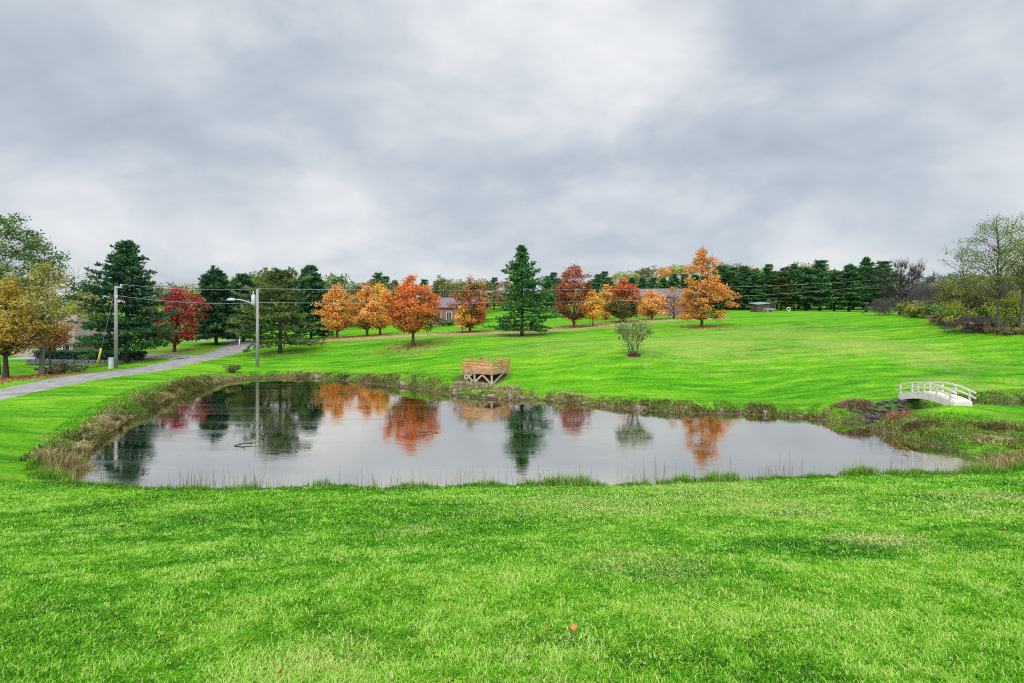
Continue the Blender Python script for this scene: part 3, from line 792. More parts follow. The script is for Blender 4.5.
# ------------------------------------------------------------------ left edge trees
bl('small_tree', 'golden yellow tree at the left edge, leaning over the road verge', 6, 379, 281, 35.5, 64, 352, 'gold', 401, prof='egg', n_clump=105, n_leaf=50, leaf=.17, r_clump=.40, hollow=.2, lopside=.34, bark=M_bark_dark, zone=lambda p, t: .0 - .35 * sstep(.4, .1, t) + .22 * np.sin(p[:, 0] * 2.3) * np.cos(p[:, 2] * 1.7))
bl('small_tree', 'loose olive and rust tree with a crooked grey trunk before the tan roofed house', 42, 375, 262, 37.5, 70, 328, 'olive', 402, prof='egg', n_clump=115, n_leaf=42, leaf=.16, r_clump=.48, hollow=.15, bark=M_bark_pale, zone=lambda p, t: .05)
bl('small_tree', 'low rust red tree before the left end of the hedge', 50, 367, 322, 40.5, 40, 347, 'rust', 403, prof='round', n_clump=75, n_leaf=40, leaf=.17, r_clump=.42, hollow=.2, trunk_r=.09)
bl('oak_tree', 'tall loose green oak at the far left, highest tree by the house', -4, 360, 213, 50, 104, 320, 'green', 404, prof='round', n_clump=175, n_leaf=58, leaf=.25, r_clump=.62, hollow=.25, lopside=.3)
bl('oak_tree', 'thin dark green tree between the tall oak and the leafless tree', 44, 360, 243, 56, 40, 318, 'green', 405, prof='vase', n_clump=60, n_leaf=34, leaf=.25, r_clump=.55, hollow=.2, zone=lambda p, t: -.15)
bl('shade_tree', 'bright green lower tree behind the golden tree at the left edge', -2, 372, 262, 42, 50, 330, 'green', 406, prof='round', n_clump=80, n_leaf=46, leaf=.2, r_clump=.5, zone=lambda p, t: .05)
g = np.random.default_rng(410)
S = branchy(g, 11.5, 7.6, 5, 1, .15, .42, .55, .26)
V_, Q_ = tubes(S, 4)
t = plant_tree('bare_tree', 'leafless grey tree fanning up behind the tan roofed house', 'tree', 66, 62, [np_mesh('trunk', V_, [Q_], M_bark_pale, None, True)], parts=('trunk',))
for i, (px, top, Y, w, pal, lab) in enumerate([(96, 283, 78, 52, 'olive', 'yellowing tree behind the right half of the tan roof'), (74, 294, 82, 40, 'lime', 'pale lime green tree rising just over the ridge of the tan roof'),
                                               (28, 300, 66, 46, 'wood', 'dull green tree behind the left end of the tan roofed house'), (150, 281, 92, 44, 'pine_olive', 'olive green tree behind the right flank of the big dark pine'),
                                               (193, 284, 96, 34, 'olive', 'olive yellow tree over the crimson maple, left of the dark pine')]):
    bl('shade_tree', lab, px, 350, top, Y, w, 338, pal, 420 + i, prof='round', n_clump=80, n_leaf=34, leaf=.34, r_clump=.75, zone=lambda p, t: .05)

# ------------------------------------------------------------------ woods behind (copies of a few grown trees)
def proto(kind, seed, pal, **kw):
    g = np.random.default_rng(seed)
    return conifer(g, 10., 5.2, 1.3, pal, n_leaf=9, tufts=7, step=.55, needle=.38, shape=.72, top_round=.2, gap=.38, irregular=.55, **kw) if kind == 'c' else \
        broadleaf(g, 10., 8.2, 1.2, pal, prof='round', n_clump=60, n_leaf=34, leaf=.44, r_clump=.85, hollow=.4, **kw)


PRO = {}
def far_tree(key, kind, pal, seed, name, label, cat_group, px, top, Y, wscale=1., zlow=0.):
    x, y, zz = at(px, Y); h = H - (top - HY) * Y / F - zz
    sc = h / 10.
    if key not in PRO:
        t = thing(name, label, 'tree', (x, y, zz), rng.random() * 6.28, cat_group)
        for n, me in zip(('trunk', 'crown'), proto(kind, seed, pal)): link(n, me, t)
        PRO[key] = t; t.scale = (sc * wscale, sc * wscale, sc)
        return t
    return dup(PRO[key], (x, y, zz), rng.random() * 6.28, (sc * wscale, sc * wscale, sc), label, cat_group)


GR = 'pines in the long row beyond the right hand lawn'
row = [(883, 263, 108), (866, 258, 110), (849, 265, 111), (834, 269, 113), (820, 262, 113), (806, 268, 115), (794, 264, 116), (781, 270, 116), (768, 266, 118), (755, 271, 119), (744, 266, 120), (732, 270, 121), (721, 267, 122)]
for i, (px, top, Y) in enumerate(row):
    far_tree('cA%d' % (i % 4), 'c', ('pine_far', 'pine', 'pine_far', 'pine_olive')[i % 4], 500 + i % 4, 'pine_tree', 'green pine in the close row behind the right hand lawn', GR, px, top + (i * 5 % 4) - 1, Y, (1.35, 1.0, 1.5, 1.15, 1.3)[i % 5])
for i in range(16):
    px = 722 + i * 10.9
    far_tree('cA%d' % ((i * 3 + 1) % 4), 'c', 'pine', 500, 'pine_tree', 'dark pine in the second rank behind the close pine row', 'pines of the second rank', px, 267 + (i * 7 % 6), 126 + (i * 5 % 7), 1.6)
for i in range(13):
    px = 590 + i * 10.5
    far_tree('cA%d' % (i % 3), 'c', 'pine', 500, 'pine_tree', 'dark pine in the belt of woods behind the purple roofed long house', 'pines behind the long house', px, 281 - (i * .8) + (i * 5 % 4), 130 + (i * 3 % 9), 1.4)
hill = [(598, 281), (609, 277), (620, 272), (631, 270), (642, 268), (653, 266), (664, 267), (675, 265), (686, 264), (724, 263), (736, 264), (749, 266), (764, 268), (803, 261), (815, 262)]
for i, (px, top) in enumerate(hill):
    k = ('wood', 'lime', 'wood', 'orange', 'olive')[(i * 3) % 5]
    far_tree('b' + k, 'b', k, 520 + i % 5, 'hill_tree', {'wood': 'dull green tree', 'lime': 'yellow green tree', 'orange': 'orange tree', 'olive': 'olive yellow tree'}[k] + ' in the wood along the far hilltop', 'trees on the far hilltop', px, top, 175 + (i * 7 % 20), 1.1)
mid = [(424, 280, 'c'), (436, 283, 'c'), (447, 281, 'wood'), (452, 279, 'lime'), (462, 280, 'wood'), (484, 279, 'wood'), (494, 278, 'c'), (503, 280, 'rust'), (547, 277, 'c'), (553, 273, 'c'), (560, 279, 'c'), (598, 275, 'c'), (604, 272, 'c'), (441, 276, 'wood'), (476, 277, 'olive'), (512, 279, 'wood'), (530, 281, 'c'), (395, 282, 'c'), (408, 284, 'wood')]
for i, (px, top, k) in enumerate(mid):
    Y = 112 + (i * 11 % 17)
    if k == 'c': far_tree('cA%d' % (i % 3), 'c', 'pine', 500, 'pine_tree', 'dark pine in the wood behind the brick house and the lone pine', 'pines behind the brick house', px, top, Y, 1.2)
    else: far_tree('b' + k, 'b', k, 530, 'wood_tree', {'wood': 'dull green', 'lime': 'yellow green', 'rust': 'rust brown', 'olive': 'olive yellow'}[k] + ' tree in the wood behind the brick house', 'leafy trees behind the brick house', px, top, Y, .85)
leftw = [(228, 281, 'wood'), (238, 277, 'lime'), (250, 273, 'wood'), (262, 272, 'wood'), (274, 273, 'wood'), (286, 274, 'lime'), (297, 275, 'rust'), (322, 271, 'green'), (334, 271, 'green'), (345, 279, 'green'), (356, 283, 'wood'), (378, 274, 'c'), (385, 277, 'c'), (370, 279, 'rust'), (392, 281, 'wood'), (205, 284, 'olive'), (186, 288, 'wood'), (170, 283, 'wood')]
for i, (px, top, k) in enumerate(leftw):
    Y = 98 + (i * 7 % 15)
    if k == 'c': far_tree('cA%d' % (i % 3), 'c', 'pine', 500, 'pine_tree', 'dark pine top showing over the peach and yellow maples', 'pines over the maples', px, top, Y, 1.1)
    else: far_tree('b' + k, 'b', k, 540, 'wood_tree', {'wood': 'dull green', 'lime': 'yellow green', 'rust': 'rust brown', 'olive': 'olive yellow', 'green': 'dark green rounded'}[k] + ' tree in the wood beyond the bend of the road', 'leafy trees beyond the road bend', px, top, Y, .95)
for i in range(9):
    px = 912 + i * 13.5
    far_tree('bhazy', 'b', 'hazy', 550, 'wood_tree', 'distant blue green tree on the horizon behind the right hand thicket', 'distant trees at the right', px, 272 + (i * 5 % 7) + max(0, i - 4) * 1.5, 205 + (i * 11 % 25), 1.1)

# ------------------------------------------------------------------ the thicket at the right
g = np.random.default_rng(601)
tr_, _cr = broadleaf(g, hpx(62, 262, 314), 6.6, 1.1, 'brown', prof='round', n_clump=120, n_leaf=1, leaf=.06, r_clump=.6, hollow=.2, trunk_r=.24, bark=M_bark_dark, spray=16, lopside=.3)
S2 = branchy(np.random.default_rng(604), 2.3, 3.6, 5, 6, .04, .6, .1, .3); S2[:, [0, 3]] -= 2.0; S2[:, [1, 4]] -= .3
V2, Q2 = tubes(S2, 4)
t = plant_tree('bare_tree', 'dark leafless crooked tree with a dense twiggy head at the lawn edge', 'tree', 901, 62, [tr_], parts=('trunk',))
M_twig = simple_mat('grey_brown_twigs', (.115, .098, .088), .95, .3, 4.)
t = plant_tree('thorn_bush', 'low purple grey twiggy bush at the foot of the dark leafless tree', 'bush', 899, 62, [np_mesh('stems', V2, [Q2], M_twig, None, True)], parts=('stems',))


def twig_bush(label, px, Y, h, w, seed, mat):
    S = branchy(np.random.default_rng(seed), h, w, 5, 8, .04, .6, .1, .3)
    V_, Q_ = tubes(S, 4)
    return plant_tree('twiggy_bush', label, 'bush', px, Y, [np_mesh('stems', V_, [Q_], mat, None, True)], parts=('stems',))


def leaf_bush(label, px, Y, h, w, pal, seed, n=45, k=40, leaf=.16):
    g = np.random.default_rng(seed)
    tr, cr = broadleaf(g, h, w, .1, pal, prof='round', n_clump=n, n_leaf=k, leaf=leaf, r_clump=h * .16, hollow=.3, stems=5, trunk_r=.03)
    return plant_tree('leafy_bush', label, 'bush', px, Y, [tr, cr], parts=('stems', 'foliage'))


twig_bush('grey brown twiggy bush right of the dark leafless tree', 922, 60, 4.2, 6.0, 611, M_twig)
twig_bush('tall smoky grey twiggy bush behind the lime green shrub', 938, 62, 4.6, 6.0, 612, M_twig)
twig_bush('dark low twiggy bush at the foot of the tall sparse tree', 978, 44.5, 1.5, 4.0, 614, M_twig)
leaf_bush('lime green shrub right of the dark leafless tree', 913, 58, 1.9, 3.2, 'lime', 621)
leaf_bush('fresh green shrub between the lime shrub and the thicket', 930, 56, 1.5, 3.0, 'green', 622)
leaf_bush('yellow green shrub on the lawn edge left of the sparse tree', 957, 48, 2.4, 3.4, 'lime', 623)
leaf_bush('dull brown shrub along the curved lawn edge', 943, 50, 1.1, 3.4, 'brown', 624)
leaf_bush('low brown shrub at the left foot of the tall sparse tree', 975, 44, 1.0, 3.0, 'brown', 625)
leaf_bush('tan low shrub right of the tall sparse tree', 1012, 41.5, .55, 2.6, 'brown', 626)
leaf_bush('yellow green undergrowth behind the twin stems at the right edge', 1018, 45, 3.4, 4.5, 'lime', 627, 60)
leaf_bush('dark green undergrowth beside the tall sparse tree', 990, 48, 3.4, 4.6, 'wood', 628, 60)
bl('shade_tree', 'low green tree in the thicket with a drooping left side', 968, 322, 276, 50, 62, 306, 'wood', 631, prof='round', n_clump=80, n_leaf=34, leaf=.22, r_clump=.5, hollow=.3, zone=lambda p, t: .12)
bl('shade_tree', 'green tree in the thicket with a few reddening branches', 1005, 326, 272, 54, 66, 304, 'wood', 632, prof='round', n_clump=80, n_leaf=34, leaf=.22, r_clump=.5, hollow=.3, zone=lambda p, t: .10)
bl('locust_tree', 'tall sparse tree with thin open crown, left trunk of the pair at the right edge', 998, 330, 211, 42, 92, 290, 'green', 641, prof='egg', n_clump=165, n_leaf=24, leaf=.13, r_clump=.42, hollow=.12, trunk_r=.11, bark=M_bark, zone=lambda p, t: .08)
bl('locust_tree', 'sparse forked tree cut by the right edge of the picture', 1019, 331, 208, 43, 70, 285, 'lime', 642, prof='egg', n_clump=125, n_leaf=34, leaf=.14, r_clump=.42, hollow=.12, trunk_r=.11, lean=.8, zone=lambda p, t: -.1)
bl('locust_tree', 'thin half bare sapling in front of the thicket, leaning left', 968, 322, 248, 47, 40, 285, 'sage', 643, prof='vase', n_clump=50, n_leaf=14, leaf=.14, r_clump=.42, hollow=.1, trunk_r=.06, lean=-.5)
leaf_bush('grey green shrub at the left foot of the red brick house', 441, 90, 1.5, 2.6, 'sage', 655, 30, 30, .2)
leaf_bush('dark green shrub beside the grey green one before the brick house', 449, 91, 1.2, 2.2, 'green', 656, 30, 30, .2)
# small bushes on the left verge
leaf_bush('small dark round bush on the verge left of the utility pole', 62, 39, .75, 1.1, 'wood', 651, 30, 34, .1)
leaf_bush('ragged brown weedy bush at the foot of the crooked grey trunk', 49, 38, .6, 1.6, 'brown', 652, 30, 34, .1)
leaf_bush('dull green low bush on the verge below the hedge', 78, 40, .5, 1.5, 'sage', 653, 30, 30, .1)
leaf_bush('dark weedy bush on the bank top left of the street light pole', 233, 42.5, .65, 1.3, 'wood', 654, 30, 34, .09)

# ------------------------------------------------------------------ hedge, stone wall, houses
x0, y0, _ = at(30, 55); x1, y1, _ = at(136, 53.5)
g = np.random.default_rng(700)
hl = math.hypot(x1 - x0, y1 - y0); ha = math.atan2(y1 - y0, x1 - x0)
zt = H - (351.5 - HY) * 54 / F; zb = H - (364.5 - HY) * 54 / F
hx, hy = (x0 + x1) / 2, (y0 + y1) / 2
hedge = thing('hedge', 'long low clipped dark hedge in front of the tan roofed house', 'hedge', (hx, hy + .9, zb), ha)
hh = zt - zb
n = 9000; p = np.stack([(g.random(n) - .5) * hl, (g.random(n) - .5) * 1.3, hh * (.12 + .88 * g.random(n) ** .5)], 1)
p[:, 2] += (fbm(p[:, 0] * .8, p[:, 1], 5) - .5) * .12
nr = unit(g.normal(size=(n, 3)) + np.array([0, -.2, .5])); u = unit(np.cross(nr, g.normal(size=(n, 3)))); v = np.cross(nr, u); s = .16 * g.uniform(.6, 1.2, n)[:, None]
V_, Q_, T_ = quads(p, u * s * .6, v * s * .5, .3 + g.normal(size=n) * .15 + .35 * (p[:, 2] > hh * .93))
link('foliage', np_mesh('foliage', V_, [Q_], LEAF['pine_dark'], {'tone': T_}), hedge)
S = [(a, 0, -.2, a + g.normal() * .2, g.normal() * .25, hh * .85, .03, .01) for a in np.arange(-hl / 2, hl / 2, .35)]
V_, Q_ = tubes(S, 4); link('stems', np_mesh('stems', V_, [Q_], M_bark_dark), hedge)
M_stone = simple_mat('grey_fieldstone', (.17, .17, .18), .95, .5, 2.2, (.06, .06, .065), .8)
wall = MB(); nn = 46
for i in range(nn):
    a = -hl / 2 + hl * (i + .5) / nn
    for r in range(2):
        wall.box((a + (r * .5) * hl / nn, g.normal() * .02, .18 + r * .26), (hl / nn * g.uniform(.88, .97), .42 + g.normal() * .03, .25 + g.normal() * .012))
w_o = wall.build('stone_wall', M_stone, None, (hx, hy - .3, zb - .08), bevel=.03); w_o.rotation_euler = (0, 0, ha)
tag(w_o, 'low grey stone wall along the foot of the hedge', 'wall')

M_shingle = simple_mat('tan_shingles', (.25, .19, .145), .9, .35, 5., (.15, .11, .085), .4, 0, (1, 1, 3))
M_plum = simple_mat('plum_grey_shingles', (.15, .12, .135), .9, .3, 3., (.10, .078, .09), .4, 0, (1, 1, 3))
M_greyroof = simple_mat('grey_metal_roof', (.22, .24, .28), .5, .2, 2.)
M_glass = simple_mat('dark_window_glass', (.02, .025, .03), .08, .1, 2., None, .0)
M_white = simple_mat('white_paint', (.58, .55, .47), .6, .1, 3., (.47, .44, .37), .05)
M_wooddark = simple_mat('dark_brown_boards', (.085, .055, .045), .85, .4, 5., None, .4, 0, (1, 1, .2))


def brick_mat(name, c1, c2):
    m, nt, out = new_mat(name); tc = N(nt, 'ShaderNodeTexCoord')
    mp = N(nt, 'ShaderNodeMapping'); mp.inputs['Rotation'].default_value = (math.radians(90), 0, 0); nt.links.new(tc.outputs['Object'], mp.inputs[0])
    br = N(nt, 'ShaderNodeTexBrick', i_Scale=4.); br.inputs['Color1'].default_value = (*c1, 1); br.inputs['Color2'].default_value = (*c2, 1); br.inputs['Mortar'].default_value = (.22, .18, .17, 1)
    nt.links.new(mp.outputs[0], br.inputs['Vector'])
    b = N(nt, 'ShaderNodeBsdfPrincipled', i_Roughness=.9); nt.links.new(br.outputs[0], b.inputs[0]); nt.links.new(b.outputs[0], out.inputs[0]); return m


M_brick = brick_mat('red_brick', (.22, .045, .032), (.28, .07, .05))
M_pinkbrick = brick_mat('pinkish_brick', (.36, .25, .23), (.44, .32, .30))


def house(name, label, px, Y, zbase, L, D, hw, rh, wallm, roofm, openings, rz=0., hip=0., over=.45, chim=None):
    """walls with openings on the -y side, a gable or hip roof (ridge along x)"""
    x = (px - 512) / F * Y
    t = thing(name, label, 'house', (x, Y, zbase), rz)
    wm = MB(); th = .25
    # front wall cut round its openings, other walls plain
    ops = sorted(openings, key=lambda o: o[1]); cur = -L / 2
    for kind, a, b, z0, z1 in ops:
        if a > cur: wm.box(((cur + a) / 2, -D / 2, hw / 2), (a - cur, th, hw))
        if z0 > 0: wm.box(((a + b) / 2, -D / 2, z0 / 2), (b - a, th, z0))
        wm.box(((a + b) / 2, -D / 2, (z1 + hw) / 2), (b - a, th, hw - z1)); cur = b
    wm.box(((cur + L / 2) / 2, -D / 2, hw / 2), (L / 2 - cur, th, hw))
    wm.box((0, D / 2, hw / 2), (L, th, hw))
    for s in (-1, 1): wm.box((s * (L / 2 - th / 2), 0, hw / 2), (th, D - th, hw))
    if not hip:
        for s in (-1, 1):
            a = s * (L / 2); b = s * (L / 2 - th)
            wm.poly([(a, -D / 2, hw), (a, D / 2, hw), (a, 0, hw + rh * .97), (b, -D / 2, hw), (b, D / 2, hw), (b, 0, hw + rh * .97)], [(0, 1, 2), (3, 5, 4), (0, 2, 5, 3), (1, 4, 5, 2)])
    wm.build('wall', wallm, t)
    for kind, a, b, z0, z1 in ops:
        if kind == 'open': continue
        fr = MB(); w_ = .09
        for (c, d_) in [(((a + b) / 2, -D / 2 - .02, z0 + w_ / 2), (b - a, .3, w_)), (((a + b) / 2, -D / 2 - .02, z1 - w_ / 2), (b - a, .3, w_)),
                        ((a + w_ / 2, -D / 2 - .02, (z0 + z1) / 2), (w_, .3, z1 - z0 - 2 * w_)), ((b - w_ / 2, -D / 2 - .02, (z0 + z1) / 2), (w_, .3, z1 - z0 - 2 * w_))]: fr.box(c, d_)
        if kind == 'window':
            fr.box(((a + b) / 2, -D / 2 - .02, (z0 + z1) / 2), (.06, .2, z1 - z0 - 2 * w_))
            wo = MB().box(((a + b) / 2, -D / 2 + .03, (z0 + z1) / 2), (b - a - 2 * w_, .03, z1 - z0 - 2 * w_)).build('window', M_glass, t)
        else:
            wo = MB().box(((a + b) / 2, -D / 2 + .03, (z0 + z1) / 2), (b - a - 2 * w_, .06, z1 - z0 - 2 * w_)).build('door', M_wooddark, t)
        fr.build('frame', M_white, wo)
    e = over; zl = hw - .12; tk = .16
    lx, ly = L / 2 + e, D / 2 + e; rx = max(.1, lx - hip)
    r = MB()
    o = [(-lx, -ly, zl), (lx, -ly, zl), (lx, ly, zl), (-lx, ly, zl), (-rx, 0, hw + rh), (rx, 0, hw + rh)]
    q = [(a_, b_, c_ + tk) for a_, b_, c_ in o]
    r.poly(o + q, [(6, 7, 11, 10), (8, 9, 10, 11), (7, 8, 11), (9, 6, 10), (1, 0, 4, 5), (3, 2, 5, 4), (2, 1, 5), (0, 3, 4), (0, 1, 7, 6), (1, 2, 8, 7), (2, 3, 9, 8), (3, 0, 6, 9)])
    ro = r.build('roof', roofm, t)
    if chim: MB().box((chim[0], chim[1], hw + rh * .8), (.8, .6, rh * 1.2)).build('chimney', M_brick, ro)
    return t


Yh = 62; zb = H - (362 - HY) * Yh / F; ev = H - (342.5 - HY) * Yh / F; rg = H - (316 - HY) * Yh / F
house('brick_house', 'low house with a broad tan shingled hip roof behind the clipped hedge', 71, Yh + 4, zb, 7.2, 7.6, ev - zb, rg - ev, M_pinkbrick, M_shingle,
      [('window', .45, 1.75, 1.0, 2.15), ('door', 2.35, 3.3, 0, 2.1)], hip=3.4, over=.55)
Yh = 97; zb = H - (325.5 - HY) * Yh / F
house('brick_house', 'red brick house with a plum grey roof behind the red and green maple', 459, Yh, zb, 9.6, 8, 3.4, 1.75, M_brick, M_plum,
      [('window', -4.2, -2.8, 1.1, 2.6), ('window', -1.9, -.9, 1.1, 2.6), ('door', 1.0, 2.0, 0, 2.2), ('window', 3.0, 4.2, 1.1, 2.6)], chim=(3.2, .8))
Yh = 112; zb = H - (318 - HY) * Yh / F
house('long_house', 'long low house with a plum grey roof behind the thin orange maple', 660, Yh, zb, 13.0, 9, 4.6, 1.6, M_brick, M_plum,
      [('window', -5.4, -3.9, 1.2, 2.8), ('window', -2.4, -.9, 1.2, 2.8), ('door', .6, 1.7, 0, 2.3), ('window', 3.4, 4.9, 1.2, 2.8)], rz=.05)
# shed: open-fronted lean-to
Ys = 104; zs = H - (311.8 - HY) * Ys / F; xs = (764 - 512) / F * Ys
shed = thing('shed', 'small dark brown wooden shed with a pale grey roof before the pine row', 'shed', (xs, Ys, zs), .12)
m_ = MB()
m_.box((-.9, 0, .75), (2.6, 2.4, 1.5)); m_.box((1.25, .2, .85), (1.65, 2.0, 1.7))
m_.build('wall', M_wooddark, shed)
MB().box((1.25, -.83, .75), (1.0, .06, 1.3)).build('door', simple_mat('black_shed_door', (.02, .017, .018), .9, .2), shed)
MB().hexa([(-2.45, -1.5, 1.42), (.35, -1.5, 1.62), (.35, 1.5, 1.95), (-2.45, 1.5, 1.75), (-2.45, -1.5, 1.52), (.35, -1.5, 1.72), (.35, 1.5, 2.05), (-2.45, 1.5, 1.85)]).build('roof', M_greyroof, shed)
MB().hexa([(.38, -1.1, 1.72), (2.35, -1.1, 1.72), (2.35, 1.4, 1.92), (.38, 1.4, 1.92), (.38, -1.1, 1.80), (2.35, -1.1, 1.80), (2.35, 1.4, 2.0), (.38, 1.4, 2.0)]).build('roof', M_wooddark, shed)
xw, yw, zw = at(788.5, 104)
ring = MB(); ring.tube([(math.cos(a) * .34, 0, .42 + math.sin(a) * .34) for a in np.linspace(0, 2 * math.pi, 17)], .085, 8, False)
tag(ring.build('tyre', M_white, None, (xw, yw, zw), True), 'white painted tyre standing on edge right of the dark shed', 'tyre')
xb, yb, zb_ = at(769, 100)
bench = thing('picnic_table', 'pale low picnic table on the grass in front of the shed', 'table', (xb, yb, zb_), .1)
MB().box((0, 0, .70), (1.8, .75, .05)).build('tabletop', M_white, bench)
for s in (-1, 1):
    MB().box((0, s * .72, .42), (1.8, .26, .05)).build('seat', M_white, bench)
    MB().beam((s * .6, -.72, 0), (s * .6, .2, .67), .08, .05).beam((s * .68, .72, 0), (s * .68, -.2, .67), .08, .05).build('leg', M_white, bench)

# ------------------------------------------------------------------ utility poles and wires
M_pole = simple_mat('weathered_pole_wood', (.27, .26, .25), .9, .35, 5., (.16, .155, .15), .4, 0, (1, 1, .12))
M_metal = simple_mat('galvanised_steel', (.40, .42, .44), .45, .12, 8., None, .05, .3)
M_cer = simple_mat('glazed_insulator', (.55, .56, .58), .3, .2, 6.)
px_, py_, pz_ = at(116, 44); top1 = H - (286 - HY) * 44 / F
pole1 = thing('utility_pole', 'tall bare wooden utility pole on the far verge of the road', 'utility pole', (px_, py_, pz_))
MB().tube([(0, 0, -.4), (0, 0, (top1 - pz_) * .5), (0, 0, top1 - pz_)], [.155, .13, .11], 12).build('shaft', M_pole, pole1, smooth=True)
MB().beam((-.05, -.05, top1 - pz_ - .12), (.62, -.12, top1 - pz_ - .10), .08, .10).build('bracket', M_metal, pole1)
for dx, dz in ((.52, .05), (0.16, -.92)):
    MB().tube([(dx, -.12, top1 - pz_ - .12 + dz), (dx, -.12, top1 - pz_ + .10 + dz)], [.06, .045], 8).build('insulator', M_cer, pole1, smooth=True)
qx, qy, qz = at(257.5, 47); top2 = H - (289 - HY) * 47 / F
pole2 = thing('utility_pole', 'wooden street light pole with a transformer can near the pond bank', 'utility pole', (qx, qy, qz))
hT = top2 - qz
MB().tube([(0, 0, -.4), (0, 0, hT * .5), (0, 0, hT)], [.155, .13, .11], 12).build('shaft', M_pole, pole2, smooth=True)
tc_ = MB().tube([(-.34, -.06, hT - 1.42), (-.34, -.06, hT - 1.38), (-.34, -.06, hT - .62), (-.34, -.06, hT - .52)], [.17, .2, .2, .13], 14).build('transformer', M_metal, pole2, smooth=True)
MB().tube([(-.34, -.1, hT - .54), (-.34, -.1, hT - .2)], [.05, .03], 8).build('bushing', M_cer, tc_, smooth=True)
arm = MB().tube([(-.05, -.16, hT - 1.55), (-.7, -.35, hT - 1.18), (-1.35, -.5, hT - .98), (-1.75, -.6, hT - .98)], .05, 8).build('lamp_arm', M_metal, pole2, smooth=True)
MB().tube([(-1.7, -.58, hT - .98), (-1.85, -.62, hT - .97), (-2.15, -.7, hT - .98), (-2.42, -.78, hT - 1.02)], [.06, .13, .14, .06], 10).build('lamp_head', M_metal, arm, smooth=True)
# end of the line: a pole in the far pine row
ex, ey, ez = at(889, 107); top3 = H - (279 - HY) * 107 / F
pole3 = thing('utility_pole', 'distant wooden pole at the right end of the pine row carrying the two wires', 'utility pole', (ex, ey, ez))
MB().tube([(0, 0, -.4), (0, 0, top3 - ez + .2)], [.18, .13], 10).build('shaft', M_pole, pole3, smooth=True)
M_wire = simple_mat('bare_aluminium_wire', (.50, .51, .52), .5, .1)


def wire(label, a, b, sag, r=.0075):
    a, b = Vector(a), Vector(b)
    pts = [a.lerp(b, t) - Vector((0, 0, sag * 4 * t * (1 - t))) for t in np.linspace(0, 1, 41)]
    o = MB().tube(pts, r, 5).build('power_line', M_wire, None, smooth=True)
    return tag(o, label, 'wire', 'wires between the utility poles')


wire('upper wire from the bare pole across the road to the street light pole', (px_ + .52, py_ - .12, top1 + .15), (qx, qy, top2 + .02), .25)
wire('lower wire from the bare pole across the road to the street light pole', (px_ + .16, py_ - .12, top1 - .82), (qx + .1, qy - .15, top2 - 1.25), .3)
wire('upper wire from the street light pole over the lawn to the far pine row', (qx, qy, top2 + .02), (ex, ey, top3), .9, .010)
wire('lower wire from the street light pole over the lawn to the far pine row', (qx + .1, qy - .15, top2 - 1.25), (ex, ey, top3 - 1.1), 1.25, .010)
gxp, gyp, gzp = at(96.5, 44.5)
guy = thing('guy_wire', 'guy wire of the bare pole with a bright yellow plastic guard at its foot', 'guy wire', (gxp, gyp, gzp))
tp = Vector((px_ - gxp - .1, py_ - gyp, top1 - .3 - gzp))
MB().tube([(0, 0, -.1), tuple(tp)], .012, 5).build('wire', M_metal, guy)
MB().tube([tuple(tp * .01), tuple(tp * .255)], .075, 8).build('guard', simple_mat('yellow_plastic', (.62, .46, .06), .5, .15), guy, smooth=True)
ux, uy, uz = at(111, 43.2)
ped = thing('utility_pedestal', 'small pale pedestal box on the grass left of the bare pole', 'utility box', (ux, uy, uz))
M_pale = simple_mat('pale_green_plastic', (.55, .60, .55), .5, .1)
MB().box((0, 0, .42), (.26, .26, .84)).build('body', M_pale, ped, bevel=.02)
MB().box((0, 0, .88), (.32, .32, .09)).build('cap', M_pale, ped, bevel=.03)
mx_, my_, mz_ = at(239.5, 62)
mk = thing('marker_post', 'short white marker post at the road edge before the dark pines', 'post', (mx_, my_, mz_))
MB().tube([(0, 0, -.1), (0, 0, 1.15)], .07, 10).build('shaft', M_white, mk, smooth=True)
MB().tube([(0, 0, 1.15), (0, 0, 1.22)], [.085, .05], 10).build('cap', M_metal, mk, smooth=True)

# ------------------------------------------------------------------ wooden deck on the bank
def plank_mat(name, cs, stretch):
    m, nt, out = new_mat(name); L = nt.links; tc = N(nt, 'ShaderNodeTexCoord')
    mp = N(nt, 'ShaderNodeMapping'); mp.inputs['Scale'].default_value = stretch; L.new(tc.outputs['Object'], mp.inputs[0])
    n = N(nt, 'ShaderNodeTexNoise', i_Scale=3.6, i_Detail=8., i_Roughness=.7); L.new(mp.outputs[0], n.inputs['Vector'])
    c = ramp(nt, [(.28, cs[0]), (.5, cs[1]), (.72, cs[2])], n.outputs['Fac'])
    gi = N(nt, 'ShaderNodeNewGeometry'); rr = ramp(nt, [(0, (.60, .56, .55)), (1, (1.2, 1.12, 1.08))], gi.outputs['Random Per Island'])
    cc = mixc(nt, 1., c.outputs[0], rr.outputs[0], 'MULTIPLY')
    b = N(nt, 'ShaderNodeBsdfPrincipled', i_Roughness=.85); L.new(cc, b.inputs[0])
    bp = N(nt, 'ShaderNodeBump', i_Strength=.3, i_Distance=.01); L.new(n.outputs['Fac'], bp.inputs['Height']); L.new(bp.outputs[0], b.inputs['Normal'])
    L.new(b.outputs[0], out.inputs[0]); return m


